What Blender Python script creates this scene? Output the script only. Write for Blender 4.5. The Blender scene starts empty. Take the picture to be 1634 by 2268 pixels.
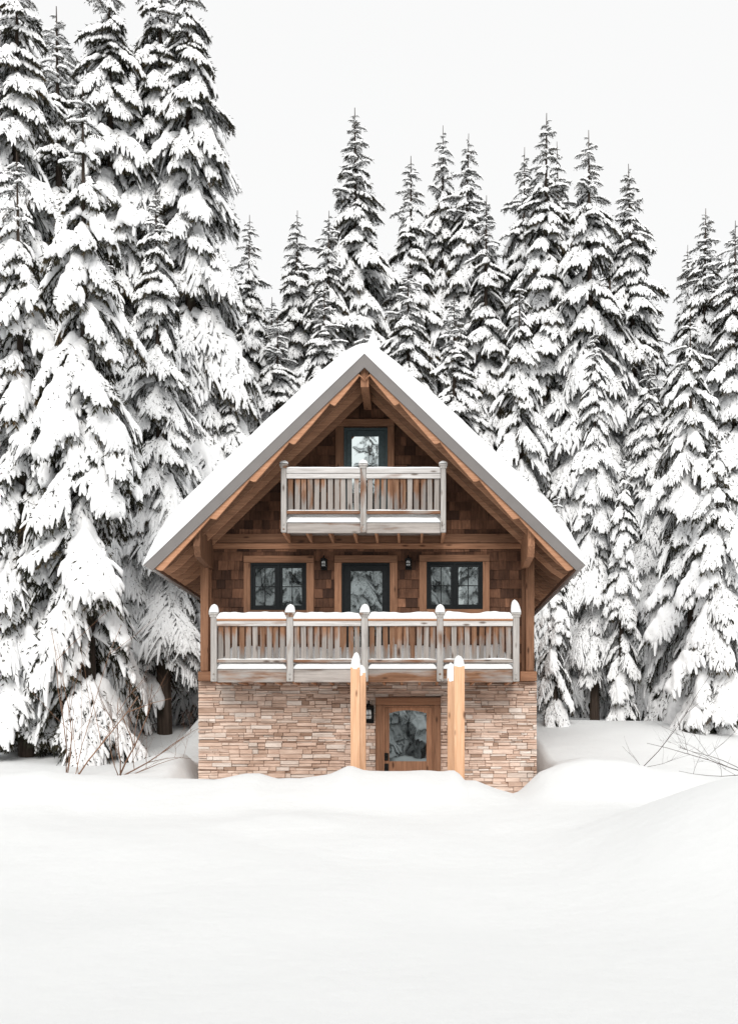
import bpy, math, random
import numpy as np
from mathutils import Vector, Matrix, noise as mnoise

R = math.radians
random.seed(7)
sc = bpy.context.scene
C = sc.collection

# ------------------------------------------------------------------ camera
EZ = 1.6                      # eye height above the foreground snow
FD = 2237.0                   # focal length in measuring units (photo = 1634 x 2268)
VPX, VPY = 917.0, 1629.0      # where the view axis meets the photo (it was taken with a raised lens / cropped)
cd = bpy.data.cameras.new('camera'); cam = bpy.data.objects.new('camera', cd); C.objects.link(cam)
cam.location = (0, 0, EZ); cam.rotation_euler = (R(90), 0, 0)
cd.sensor_fit = 'VERTICAL'; cd.sensor_width = 36; cd.sensor_height = 36
cd.lens = 36 * FD / 2268.0
cd.shift_x = (817.0 - VPX) / 2268.0
cd.shift_y = (VPY - 1134.0) / 2268.0
cd.clip_start = 0.1; cd.clip_end = 2000
sc.camera = cam

def X(px, d): return (px - VPX) * d / FD
def Z(py, d): return EZ + (VPY - py) * d / FD

# ------------------------------------------------------------------ sky and light (bright overcast winter day)
SUN_EL, SUN_AZ = 34, 180      # soft sun behind the camera
w = bpy.data.worlds.new('World'); sc.world = w; w.use_nodes = True
nt = w.node_tree; nt.nodes.clear()
sky = nt.nodes.new('ShaderNodeTexSky'); sky.sky_type = 'NISHITA'; sky.sun_disc = False
sky.sun_elevation = R(SUN_EL); sky.sun_rotation = R(SUN_AZ); sky.dust_density = 4.0; sky.air_density = 1.0
hs = nt.nodes.new('ShaderNodeHueSaturation'); hs.inputs['Saturation'].default_value = 0.12
mx = nt.nodes.new('ShaderNodeMixRGB'); mx.inputs[0].default_value = 0.88
mx.inputs[2].default_value = (10.5, 10.52, 10.5, 1)
bg = nt.nodes.new('ShaderNodeBackground'); bg.inputs[1].default_value = 0.10
out = nt.nodes.new('ShaderNodeOutputWorld')
nt.links.new(sky.outputs[0], hs.inputs['Color']); nt.links.new(hs.outputs[0], mx.inputs[1])
nt.links.new(mx.outputs[0], bg.inputs[0]); nt.links.new(bg.outputs[0], out.inputs[0])
sd = bpy.data.lights.new('sun', 'SUN'); sd.energy = 2.1; sd.angle = R(30); sd.color = (1, 0.97, 0.93)
sun = bpy.data.objects.new('sun', sd); C.objects.link(sun)
sun.rotation_euler = (R(90 - SUN_EL), 0, R(180 - SUN_AZ) )
sun.location = (0, -10, 40)
sc.view_settings.view_transform = 'Standard'; sc.view_settings.look = 'None'
sc.view_settings.exposure = 0.0; sc.view_settings.gamma = 1.0
sc.render.engine = 'CYCLES'
sc.cycles.max_bounces = 6; sc.cycles.diffuse_bounces = 4; sc.cycles.glossy_bounces = 3
sc.cycles.use_denoising = True

# ------------------------------------------------------------------ helpers
def tag(o, label=None, cat=None, group=None, kind=None):
    if label: o['label'] = label
    if cat: o['category'] = cat
    if group: o['group'] = group
    if kind: o['kind'] = kind
    return o

def empty(name, loc, label, cat, group=None, rz=0):
    o = bpy.data.objects.new(name, None); C.objects.link(o)
    o.location = loc; o.rotation_euler = (0, 0, rz); o.empty_display_size = 0.3
    return tag(o, label, cat, group)

def np_mesh(name, V, F3=None, F4=None, smooth=False, rnd=None):
    """mesh from arrays: V (n,3), triangles and quads, optional per-face float"""
    me = bpy.data.meshes.new(name)
    V = np.asarray(V, dtype=np.float32)
    F3 = np.zeros((0, 3), np.int32) if F3 is None or len(F3) == 0 else np.asarray(F3, np.int32)
    F4 = np.zeros((0, 4), np.int32) if F4 is None or len(F4) == 0 else np.asarray(F4, np.int32)
    me.vertices.add(len(V)); me.vertices.foreach_set('co', V.ravel())
    nl = F3.size + F4.size; nf = len(F3) + len(F4)
    me.loops.add(nl); me.loops.foreach_set('vertex_index', np.concatenate([F3.ravel(), F4.ravel()]))
    me.polygons.add(nf)
    st = np.concatenate([np.arange(len(F3)) * 3, F3.size + np.arange(len(F4)) * 4]).astype(np.int32)
    me.polygons.foreach_set('loop_start', st)
    me.polygons.foreach_set('use_smooth', np.full(nf, smooth))
    if rnd is not None:
        a = me.attributes.new('rnd', 'FLOAT', 'FACE'); a.data.foreach_set('value', np.asarray(rnd, np.float32))
    me.update(calc_edges=True); me.validate()
    return me

class MB:
    """collects solids in world coordinates and links them as ONE mesh object"""
    def __init__(s): s.v = []; s.f = []; s.r = []; s.sm = []
    def add(s, vs, fs, r=0.5, smooth=False):
        b = len(s.v); s.v += [tuple(p) for p in vs]
        for f in fs: s.f.append([i + b for i in f]); s.r.append(r); s.sm.append(smooth)
        return s
    def box(s, x0, x1, y0, y1, z0, z1, r=0.5, bev=0.0):
        if x1 < x0: x0, x1 = x1, x0
        if y1 < y0: y0, y1 = y1, y0
        if z1 < z0: z0, z1 = z1, z0
        if bev <= 0:
            vs = [(x0,y0,z0),(x1,y0,z0),(x1,y1,z0),(x0,y1,z0),(x0,y0,z1),(x1,y0,z1),(x1,y1,z1),(x0,y1,z1)]
            return s.add(vs, [(0,3,2,1),(4,5,6,7),(0,1,5,4),(1,2,6,5),(2,3,7,6),(3,0,4,7)], r)
        b = min(bev, (x1-x0)*.4, (y1-y0)*.4, (z1-z0)*.4)
        import bmesh
        bm = bmesh.new(); bmesh.ops.create_cube(bm, size=1)
        bmesh.ops.scale(bm, vec=(x1-x0, y1-y0, z1-z0), verts=bm.verts)
        bmesh.ops.bevel(bm, geom=bm.edges[:], offset=b, segments=1, affect='EDGES')
        cx, cy, cz = (x0+x1)/2, (y0+y1)/2, (z0+z1)/2
        bm.verts.index_update()
        vs = [(v.co.x+cx, v.co.y+cy, v.co.z+cz) for v in bm.verts]
        fs = [[v.index for v in f.verts] for f in bm.faces]
        bm.free(); return s.add(vs, fs, r)
    def prism(s, poly, y0, y1, r=0.5):
        """polygon in XZ (counter-clockwise seen from the front, -Y) extruded along Y"""
        n = len(poly); vs = [(x, y0, z) for x, z in poly] + [(x, y1, z) for x, z in poly]
        fs = [list(range(n)), list(range(2*n-1, n-1, -1))]
        for i in range(n):
            j = (i+1) % n; fs.append([j, i, n+i, n+j])
        return s.add(vs, fs, r)
    def prism_x(s, poly, x0, x1, r=0.5):
        n = len(poly); vs = [(x0, y, z) for y, z in poly] + [(x1, y, z) for y, z in poly]
        fs = [list(range(n-1, -1, -1)), list(range(n, 2*n))]
        for i in range(n):
            j = (i+1) % n; fs.append([i, j, n+j, n+i])
        return s.add(vs, fs, r)
    def tube(s, pts, rad, n=6, r=0.5, smooth=True):
        pts = [Vector(p) for p in pts]; b = len(s.v)
        up = Vector((0, 0, 1))
        rings = []
        for i, p in enumerate(pts):
            t = (pts[min(i+1, len(pts)-1)] - pts[max(i-1, 0)]).normalized()
            a = t.cross(up);
            if a.length < 1e-3: a = t.cross(Vector((1, 0, 0)))
            a.normalize(); c = a.cross(t)
            rr = rad[i] if hasattr(rad, '__len__') else rad
            rings.append([p + a*math.cos(2*math.pi*k/n)*rr + c*math.sin(2*math.pi*k/n)*rr for k in range(n)])
        vs = [v for ring in rings for v in ring]; fs = []
        for i in range(len(pts)-1):
            for k in range(n):
                fs.append([i*n+k, i*n+(k+1) % n, (i+1)*n+(k+1) % n, (i+1)*n+k])
        fs.append(list(range(n-1, -1, -1))); fs.append([len(vs)-n+k for k in range(n)])
        return s.add(vs, fs, r, smooth)
    def grid(s, P, nu, nv, r=0.5, smooth=True):
        fs = []
        for i in range(nu-1):
            for j in range(nv-1):
                fs.append([i*nv+j, (i+1)*nv+j, (i+1)*nv+j+1, i*nv+j+1])
        return s.add(P, fs, r, smooth)
    def build(s, name, mat, parent=None, origin=None, label=None):
        o0 = Vector(origin) if origin is not None else (Vector(parent_world(parent)) if parent else Vector((0,0,0)))
        me = bpy.data.meshes.new(name)
        me.from_pydata([(a-o0.x, b-o0.y, c-o0.z) for a, b, c in s.v], [], s.f)
        at = me.attributes.new('rnd', 'FLOAT', 'FACE'); at.data.foreach_set('value', np.array(s.r, np.float32))
        me.polygons.foreach_set('use_smooth', np.array(s.sm, dtype=bool))
        me.update(); me.materials.append(mat)
        ob = bpy.data.objects.new(name, me); C.objects.link(ob)
        if parent:
            ob.parent = parent; ob.location = o0 - Vector(parent_world(parent))
        else: ob.location = o0
        if label: ob['label'] = label
        return ob

def parent_world(p):
    l = Vector((0, 0, 0))
    while p is not None:
        l += p.location; p = p.parent
    return l

# ------------------------------------------------------------------ materials
def mat(name):
    m = bpy.data.materials.new(name); m.use_nodes = True
    n = m.node_tree; b = n.nodes['Principled BSDF']
    return m, n, b

def node(n, t, **kw):
    x = n.nodes.new(t)
    for k, v in kw.items(): setattr(x, k, v)
    return x

def ramp(n, stops, src):
    r = n.nodes.new('ShaderNodeValToRGB'); e = r.color_ramp.elements
    while len(e) < len(stops): e.new(0.5)
    for i, (p, c) in enumerate(stops):
        e[i].position = p; e[i].color = (*c, 1)
    n.links.new(src, r.inputs[0]); return r.outputs[0]

def math_n(n, op, a, b=None):
    m = n.nodes.new('ShaderNodeMath'); m.operation = op
    for i, v in enumerate((a, b)):
        if v is None: continue
        if isinstance(v, (int, float)): m.inputs[i].default_value = v
        else: n.links.new(v, m.inputs[i])
    return m.outputs[0]

def mixc(n, mode, f, a, b):
    m = n.nodes.new('ShaderNodeMixRGB'); m.blend_type = mode
    for i, v in enumerate((f, a, b)):
        if isinstance(v, (int, float)): m.inputs[i].default_value = v
        elif isinstance(v, tuple): m.inputs[i].default_value = (*v, 1)
        else: n.links.new(v, m.inputs[i])
    return m.outputs[0]

def snow_mat(name, bump=0.25, scale=7.0, col=(0.90, 0.91, 0.915)):
    m, n, b = mat(name)
    b.inputs['Base Color'].default_value = (*col, 1); b.inputs['Roughness'].default_value = 0.75
    b.inputs['Specular IOR Level'].default_value = 0.15
    tc = node(n, 'ShaderNodeTexCoord')
    no = node(n, 'ShaderNodeTexNoise'); no.inputs['Scale'].default_value = scale; no.inputs['Detail'].default_value = 5
    no2 = node(n, 'ShaderNodeTexNoise'); no2.inputs['Scale'].default_value = 160; no2.inputs['Detail'].default_value = 2
    n.links.new(tc.outputs['Object'], no.inputs['Vector']); n.links.new(tc.outputs['Object'], no2.inputs['Vector'])
    h = math_n(n, 'ADD', no.outputs[0], math_n(n, 'MULTIPLY', no2.outputs[0], 0.12))
    bp = node(n, 'ShaderNodeBump'); bp.inputs['Strength'].default_value = bump; bp.inputs['Distance'].default_value = 0.06
    n.links.new(h, bp.inputs['Height']); n.links.new(bp.outputs[0], b.inputs['Normal'])
    return m

def wood_mat(name, cols, axis='Z', grey=0.0, greycol=(0.42, 0.40, 0.38), rough=0.75, var=0.35, knots=True, attr=False, stain=0.35, gs=1.0, topbrown=0.0):
    """sawn timber: grain stretched along an axis, knots, dark stains, grey weathering, per-piece tone"""
    m, n, b = mat(name)
    tc = node(n, 'ShaderNodeTexCoord'); oi = node(n, 'ShaderNodeObjectInfo')
    at = node(n, 'ShaderNodeAttribute'); at.attribute_name = 'rnd'
    rnd = math_n(n, 'FRACT', math_n(n, 'ADD', oi.outputs['Random'], at.outputs['Fac']))
    cx = node(n, 'ShaderNodeCombineXYZ')
    r100 = math_n(n, 'MULTIPLY', rnd, 37.0)
    for i in range(3): n.links.new(r100, cx.inputs[i])
    ad = node(n, 'ShaderNodeVectorMath', operation='ADD')
    n.links.new(tc.outputs['Object'], ad.inputs[0]); n.links.new(cx.outputs[0], ad.inputs[1])
    s = {'X': (1.6, 34, 34), 'Y': (34, 1.6, 34), 'Z': (34, 34, 1.6)}[axis]
    mp = node(n, 'ShaderNodeMapping'); mp.inputs['Scale'].default_value = tuple(v*gs for v in s); n.links.new(ad.outputs[0], mp.inputs[0])
    g = node(n, 'ShaderNodeTexNoise'); g.inputs['Scale'].default_value = 1.0; g.inputs['Detail'].default_value = 6
    g.inputs['Roughness'].default_value = 0.65; g.inputs['Distortion'].default_value = 0.6
    n.links.new(mp.outputs[0], g.inputs['Vector'])
    col = ramp(n, [(0.25, cols[0]), (0.5, cols[1]), (0.75, cols[2])], g.outputs[0])
    # grey weathering in long patches
    s2 = {'X': (0.9, 5, 5), 'Y': (5, 0.9, 5), 'Z': (5, 5, 1.1)}[axis]
    mp2 = node(n, 'ShaderNodeMapping'); mp2.inputs['Scale'].default_value = s2; n.links.new(ad.outputs[0], mp2.inputs[0])
    p = node(n, 'ShaderNodeTexNoise'); p.inputs['Scale'].default_value = 1.3; p.inputs['Detail'].default_value = 4
    n.links.new(mp2.outputs[0], p.inputs['Vector'])
    if grey > 0:
        gcol = mixc(n, 'MULTIPLY', 0.75, greycol, ramp(n, [(0.3, (0.5, 0.48, 0.46)), (0.6, (1, 1, 1))], g.outputs[0]))
        t = math_n(n, 'ADD', p.outputs[0], math_n(n, 'MULTIPLY', math_n(n, 'SUBTRACT', rnd, 0.5), 0.35))
        if topbrown:
            sx = node(n, 'ShaderNodeSeparateXYZ'); n.links.new(tc.outputs['Object'], sx.inputs[0])
            t = math_n(n, 'SUBTRACT', t, math_n(n, 'MULTIPLY', math_n(n, 'SUBTRACT', sx.outputs[2], .30), topbrown))
        f = ramp(n, [(0.62-0.45*grey, (0, 0, 0)), (0.78-0.45*grey, (1, 1, 1))], t)
        col = mixc(n, 'MIX', f, col, gcol)
    st = ramp(n, [(0.25, (0.35, 0.33, 0.32)), (0.45, (1, 1, 1))], p.outputs[0])
    col = mixc(n, 'MULTIPLY', stain, col, st)
    if knots:
        s3 = {'X': (2.2, 7, 7), 'Y': (7, 2.2, 7), 'Z': (7, 7, 2.2)}[axis]
        mp3 = node(n, 'ShaderNodeMapping'); mp3.inputs['Scale'].default_value = s3; n.links.new(ad.outputs[0], mp3.inputs[0])
        vo = node(n, 'ShaderNodeTexVoronoi'); vo.inputs['Scale'].default_value = 0.8; n.links.new(mp3.outputs[0], vo.inputs['Vector'])
        k = ramp(n, [(0.07, (0.18, 0.12, 0.09)), (0.16, (1, 1, 1))], vo.outputs['Distance'])
        col = mixc(n, 'MULTIPLY', 0.85, col, k)
    tone = math_n(n, 'ADD', math_n(n, 'MULTIPLY', rnd, var*2), 1.0 - var)
    cc = node(n, 'ShaderNodeCombineXYZ')
    for i in range(3): n.links.new(tone, cc.inputs[i])
    col = mixc(n, 'MULTIPLY', 1.0, col, cc.outputs[0])
    n.links.new(col, b.inputs['Base Color']); b.inputs['Roughness'].default_value = rough
    b.inputs['Specular IOR Level'].default_value = 0.25
    bp = node(n, 'ShaderNodeBump'); bp.inputs['Strength'].default_value = 0.35; bp.inputs['Distance'].default_value = 0.01
    n.links.new(g.outputs[0], bp.inputs['Height']); n.links.new(bp.outputs[0], b.inputs['Normal'])
    return m

def plain(name, col, rough=0.6, metal=0.0, var=0.15, scale=20):
    m, n, b = mat(name)
    tc = node(n, 'ShaderNodeTexCoord'); no = node(n, 'ShaderNodeTexNoise'); no.inputs['Scale'].default_value = scale; no.inputs['Detail'].default_value = 4
    n.links.new(tc.outputs['Object'], no.inputs['Vector'])
    c = ramp(n, [(0.3, tuple(v*(1-var) for v in col)), (0.7, tuple(min(1, v*(1+var)) for v in col))], no.outputs[0])
    n.links.new(c, b.inputs['Base Color']); b.inputs['Roughness'].default_value = rough; b.inputs['Metallic'].default_value = metal; b.inputs['Specular IOR Level'].default_value = 0.12
    return m

def glass_mat(name, refl=0.4, wob=0.05, scale=1.1):
    """dark room behind slightly wavy reflective window glass"""
    m, n, b = mat(name); n.nodes.remove(b)
    d = node(n, 'ShaderNodeBsdfDiffuse'); d.inputs[0].default_value = (0.012, 0.014, 0.015, 1)
    g = node(n, 'ShaderNodeBsdfGlossy'); g.inputs['Color'].default_value = (0.86, 0.95, 0.95, 1); g.inputs['Roughness'].default_value = 0.015
    tc = node(n, 'ShaderNodeTexCoord'); no = node(n, 'ShaderNodeTexNoise'); no.inputs['Scale'].default_value = scale; no.inputs['Detail'].default_value = 1
    n.links.new(tc.outputs['Object'], no.inputs['Vector'])
    bp = node(n, 'ShaderNodeBump'); bp.inputs['Strength'].default_value = wob; bp.inputs['Distance'].default_value = 0.25
    n.links.new(no.outputs[0], bp.inputs['Height']); n.links.new(bp.outputs[0], g.inputs['Normal'])
    mxs = node(n, 'ShaderNodeMixShader'); mxs.inputs[0].default_value = refl
    n.links.new(d.outputs[0], mxs.inputs[1]); n.links.new(g.outputs[0], mxs.inputs[2])
    n.links.new(mxs.outputs[0], n.nodes['Material Output'].inputs[0])
    return m

def shingle_mat(name):
    m, n, b = mat(name)
    at = node(n, 'ShaderNodeAttribute'); at.attribute_name = 'rnd'
    tc = node(n, 'ShaderNodeTexCoord')
    col = ramp(n, [(0.0, (0.050, 0.026, 0.018)), (0.35, (0.108, 0.054, 0.034)), (0.7, (0.18, 0.090, 0.055)), (1.0, (0.30, 0.155, 0.095))], at.outputs['Fac'])
    mp = node(n, 'ShaderNodeMapping'); mp.inputs['Scale'].default_value = (45, 45, 3); n.links.new(tc.outputs['Object'], mp.inputs[0])
    g = node(n, 'ShaderNodeTexNoise'); g.inputs['Scale'].default_value = 1; g.inputs['Detail'].default_value = 5; n.links.new(mp.outputs[0], g.inputs['Vector'])
    col = mixc(n, 'MULTIPLY', 0.7, col, ramp(n, [(0.3, (0.45, 0.42, 0.4)), (0.7, (1.25, 1.2, 1.15))], g.outputs[0]))
    p = node(n, 'ShaderNodeTexNoise'); p.inputs['Scale'].default_value = 1.6; p.inputs['Detail'].default_value = 4; n.links.new(tc.outputs['Object'], p.inputs['Vector'])
    col = mixc(n, 'MULTIPLY', 0.7, col, ramp(n, [(0.35, (0.4, 0.37, 0.35)), (0.6, (1.1, 1.1, 1.1))], p.outputs[0]))
    n.links.new(col, b.inputs['Base Color']); b.inputs['Roughness'].default_value = 0.85; b.inputs['Specular IOR Level'].default_value = 0.2
    bp = node(n, 'ShaderNodeBump'); bp.inputs['Strength'].default_value = 0.4; bp.inputs['Distance'].default_value = 0.01
    n.links.new(g.outputs[0], bp.inputs['Height']); n.links.new(bp.outputs[0], b.inputs['Normal'])
    return m

def stone_mat(name):
    m, n, b = mat(name)
    at = node(n, 'ShaderNodeAttribute'); at.attribute_name = 'rnd'
    tc = node(n, 'ShaderNodeTexCoord')
    col = ramp(n, [(0.0, (0.42, 0.29, 0.22)), (0.12, (0.60, 0.44, 0.35)), (0.4, (0.76, 0.58, 0.48)), (0.6, (0.82, 0.66, 0.56)), (0.8, (0.70, 0.62, 0.56)), (1.0, (0.88, 0.79, 0.72))], at.outputs['Fac'])
    mp = node(n, 'ShaderNodeMapping'); mp.inputs['Scale'].default_value = (5, 5, 26); n.links.new(tc.outputs['Object'], mp.inputs[0])
    g = node(n, 'ShaderNodeTexNoise'); g.inputs['Scale'].default_value = 1; g.inputs['Detail'].default_value = 6; g.inputs['Roughness'].default_value = 0.65
    g.inputs['Distortion'].default_value = 0.5; n.links.new(mp.outputs[0], g.inputs['Vector'])
    col = mixc(n, 'MULTIPLY', 0.6, col, ramp(n, [(0.3, (0.62, 0.54, 0.49)), (0.6, (1.05, 1.04, 1.03))], g.outputs[0]))
    # damp brown staining in drifting patches
    p = node(n, 'ShaderNodeTexNoise'); p.inputs['Scale'].default_value = 0.7; p.inputs['Detail'].default_value = 5; n.links.new(tc.outputs['Object'], p.inputs['Vector'])
    col = mixc(n, 'MULTIPLY', 0.55, col, ramp(n, [(0.38, (0.5, 0.42, 0.37)), (0.58, (1, 1, 1))], p.outputs[0]))
    n.links.new(col, b.inputs['Base Color']); b.inputs['Roughness'].default_value = 0.85; b.inputs['Specular IOR Level'].default_value = 0.2
    bp = node(n, 'ShaderNodeBump'); bp.inputs['Strength'].default_value = 0.5; bp.inputs['Distance'].default_value = 0.02
    n.links.new(g.outputs[0], bp.inputs['Height']); n.links.new(bp.outputs[0], b.inputs['Normal'])
    return m

CED = [(0.115, 0.054, 0.030), (0.235, 0.117, 0.066), (0.34, 0.18, 0.105)]
CED_L = [(0.32, 0.155, 0.085), (0.46, 0.235, 0.135), (0.55, 0.31, 0.19)]
RAW = [(0.55, 0.30, 0.17), (0.72, 0.43, 0.26), (0.80, 0.52, 0.34)]
BAL = [(0.12, 0.055, 0.03), (0.25, 0.125, 0.068), (0.40, 0.25, 0.16)]
M = dict(
    snow=snow_mat('snow_ground', 0.30, 5.0, (0.78, 0.79, 0.79)),
    roof_snow=snow_mat('snow_roof', 0.15, 3.0),
    cap_snow=snow_mat('snow_caps', 0.2, 12),
    tree_snow=snow_mat('snow_boughs', 0.45, 7.0, (0.95, 0.955, 0.96)),
    cedar_x=wood_mat('cedar_trim_x', CED, 'X'), cedar_z=wood_mat('cedar_trim_z', CED, 'Z'), cedar_y=wood_mat('cedar_rafters', [(0.20, 0.10, 0.058), (0.33, 0.172, 0.102), (0.44, 0.245, 0.15)], 'X', knots=False, var=0.5),
    barge=wood_mat('cedar_barge', CED_L, 'X', var=0.1, knots=False, stain=0.15),
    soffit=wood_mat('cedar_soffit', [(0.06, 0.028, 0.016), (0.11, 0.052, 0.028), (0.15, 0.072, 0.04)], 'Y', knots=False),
    raw_z=wood_mat('raw_post', RAW, 'Z', var=0.06, stain=0.15),
    grey_x=wood_mat('weathered_rim', BAL, 'X', grey=0.66, greycol=(0.40, 0.365, 0.34), var=0.18, stain=0.6),
    pale_x=wood_mat('pale_weathered_rail', BAL, 'X', grey=0.95, greycol=(0.64, 0.62, 0.605), var=0.08, stain=0.3),
    grey_z=wood_mat('weathered_post', BAL, 'Z', grey=0.80, greycol=(0.46, 0.44, 0.42), var=0.12, stain=0.5),
    bal_z=wood_mat('weathered_baluster', BAL, 'Z', grey=0.60, greycol=(0.30, 0.272, 0.252), var=0.30, stain=0.65, topbrown=.55),
    brown_x=wood_mat('bottom_rail_wood', CED, 'X', grey=0.5, greycol=(0.4, 0.36, 0.33), var=0.15),
    metal=plain('drip_edge_metal', (0.20, 0.187, 0.181), 0.6, 0.0, 0.06, 3),
    dark=plain('charcoal_frame', (0.012, 0.014, 0.015), 0.7, 0, 0.2),
    slate=plain('slate_door_paint', (0.055, 0.076, 0.080), 0.65, 0, 0.15),
    black=plain('black_iron', (0.012, 0.012, 0.012), 0.45, 0.3, 0.2),
    backing=plain('dark_mortar', (0.42, 0.32, 0.27), 0.9),
    shingle=shingle_mat('cedar_shingle'), stone=stone_mat('ledge_stone'),
    glass=glass_mat('window_glass', 0.42, 0.0035, 2.4), glass_up=glass_mat('upper_door_glass', 0.75, 0.006, 3.0), glass_low=glass_mat('lower_door_glass', 0.46, 0.007, 3.0),
    lampglass=plain('pale_reflection_lamp_glass', (0.62, 0.64, 0.64), 0.3, 0, 0.1),  # whitish reflection on the lantern glass put into its base colour
    bark=wood_mat('spruce_bark', [(0.02, 0.014, 0.010), (0.05, 0.035, 0.026), (0.10, 0.075, 0.06)], 'Z', knots=False, gs=0.4, var=0.2),
    twig=wood_mat('bare_twig', [(0.12, 0.06, 0.035), (0.22, 0.12, 0.075), (0.34, 0.22, 0.15)], 'Z', knots=False, var=0.3),
    twig_dark=wood_mat('dark_bare_twig', [(0.03, 0.02, 0.016), (0.05, 0.032, 0.026), (0.09, 0.06, 0.05)], 'Z', knots=False, var=0.2),
)
def needle_mat():
    m, n, b = mat('spruce_needles')
    tc = node(n, 'ShaderNodeTexCoord'); no = node(n, 'ShaderNodeTexNoise'); no.inputs['Scale'].default_value = 1.7; no.inputs['Detail'].default_value = 5
    n.links.new(tc.outputs['Object'], no.inputs['Vector'])
    c = ramp(n, [(0.3, (0.012, 0.013, 0.009)), (0.52, (0.030, 0.029, 0.019)), (0.66, (0.055, 0.042, 0.022)), (0.78, (0.095, 0.055, 0.026))], no.outputs[0])
    n.links.new(c, b.inputs['Base Color']); b.inputs['Roughness'].default_value = 0.8; b.inputs['Specular IOR Level'].default_value = 0.15
    return m
M['needle'] = needle_mat()

# ------------------------------------------------------------------ the snow ground
HX = -0.915                                # house centre line
CR_D = 17.2                                # the ploughed-up snowbank in front of the cabin
crest_px = [(-700,1712),(-200,1714),(24,1715),(100,1706),(180,1713),(250,1712),(330,1713),(441,1720),(480,1725),(545,1717),(578,1718),(614,1730),(664,1729),(732,1717),
 (775,1696),(809,1708),(849,1711),(930,1707),(977,1711),(1000,1706),(1012,1709),(1029,1729),(1053,1729),(1082,1741),(1111,1752),(1134,1760),(1149,1755),
 (1169,1735),(1193,1712),(1237,1695),(1300,1684),(1370,1686),(1440,1700),(1634,1706),(2200,1700)]
cx_ = np.array([X(p, CR_D) for p, _ in crest_px]); cz_ = np.array([Z(q, CR_D) for _, q in crest_px])
def sstep(a, b, x):
    t = np.clip((x-a)/(b-a), 0, 1); return t*t*(3-2*t)
def vnoise(x, y, s, seed=0):
    x = np.atleast_1d(x); y = np.atleast_1d(y)
    return np.array([mnoise.noise(Vector((a*s+seed*7.3, b*s-seed*3.1, seed*1.7))) for a, b in zip(x.ravel(), y.ravel())]).reshape(x.shape)
def ground(x, y):
    x = np.asarray(x, float); y = np.asarray(y, float)
    crest = np.interp(x, cx_, cz_)
    smooth_crest = np.interp(x, [-12, -4, 0, 4, 12], [0.93, 0.9, 0.95, 1.0, 1.0])
    t = sstep(10.0, CR_D, y)
    front = np.interp(y, [-80, -10, 2, 5, 9, 13, CR_D], [0.3, 0.15, 0.08, 0.04, 0.12, 0.30, 0.56])
    k = sstep(14.6, CR_D, y)**1.25
    z_front = front + (crest - 0.56) * k
    # foreground swell on the right and hump in the middle
    z_front = z_front + 0.95*sstep(1.1, 3.9, x)*np.exp(-((y-11.0)/2.6)**2) + 0.12*np.exp(-((x+1.6)/1.1)**2-((y-14.2)/1.0)**2)
    # behind the bank
    left = np.interp(y, [CR_D, 18.2, 20, 22, 24, 27, 32, 40, 60, 130, 400], [0.9, 0.78, 0.88, 1.02, 1.2, 1.7, 2.1, 2.4, 3.2, 5.5, 8])
    right = np.interp(y, [CR_D, 18.2, 20, 22, 24, 27, 32, 40, 60, 130, 400], [0.95, 0.72, 0.92, 1.28, 1.62, 1.98, 2.1, 2.4, 3.2, 5.5, 8])
    b = left + (right-left)*sstep(-1.5, 0.5, x)
    inhouse = sstep(3.75, 3.35, np.abs(x-HX)) * (y < 26)
    b = b*(1-inhouse) + 0.35*inhouse
    # rounded mound left of the cabin, drift and hollow right of it
    b = b + 0.33*np.exp(-((x+4.95)/0.75)**2 - ((y-20.3)/0.9)**2) + 1.05*np.exp(-((x+4.9)/0.7)**2 - ((y-25.0)/1.2)**2)
    b = b + 0.30*np.exp(-((x-3.4)/0.7)**2 - ((y-19.9)/0.8)**2) + 0.10*np.exp(-((x-5.2)/1.2)**2 - ((y-24)/1.6)**2)
    bk = sstep(CR_D, CR_D+0.9, y)
    z_back = crest*(1-bk) + b*bk
    return np.where(y <= CR_D, z_front, z_back)
def gz(x, y): return float(ground(np.array([x]), np.array([y]))[0])

xs = np.unique(np.concatenate([np.linspace(-9, 9, 200), np.linspace(-26, 26, 90), np.linspace(-320, 320, 50)]))
ys = np.unique(np.concatenate([np.linspace(1.5, 12, 50), np.linspace(12, 24, 110), np.linspace(24, 60, 60), np.linspace(-90, 1.5, 30), np.linspace(60, 420, 30)]))
GX, GY = np.meshgrid(xs, ys, indexing='ij')
GZ = ground(GX, GY)
near = np.exp(-((GY-12)/14.0)**2)
GZ = GZ + 0.075*vnoise(GX, GY, 0.5, 1)*sstep(4, 9, GY) + 0.020*vnoise(GX, GY, 1.7, 2)*near + 0.006*vnoise(GX, GY, 4.5, 5)*near + 0.05*vnoise(GX, GY, 0.22, 3)
V = np.stack([GX, GY, GZ], -1).reshape(-1, 3)
nx_, ny_ = GX.shape
ii = (np.arange(nx_-1)[:, None]*ny_ + np.arange(ny_-1)[None]).ravel()
F4 = np.stack([ii, ii+ny_, ii+ny_+1, ii+1], -1)
me = np_mesh('snow_ground', V, None, F4, True); me.materials.append(M['snow'])
og = bpy.data.objects.new('snow_ground', me); C.objects.link(og)
tag(og, 'deep white snow lying over the whole ground', 'snow', kind='structure')

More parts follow.
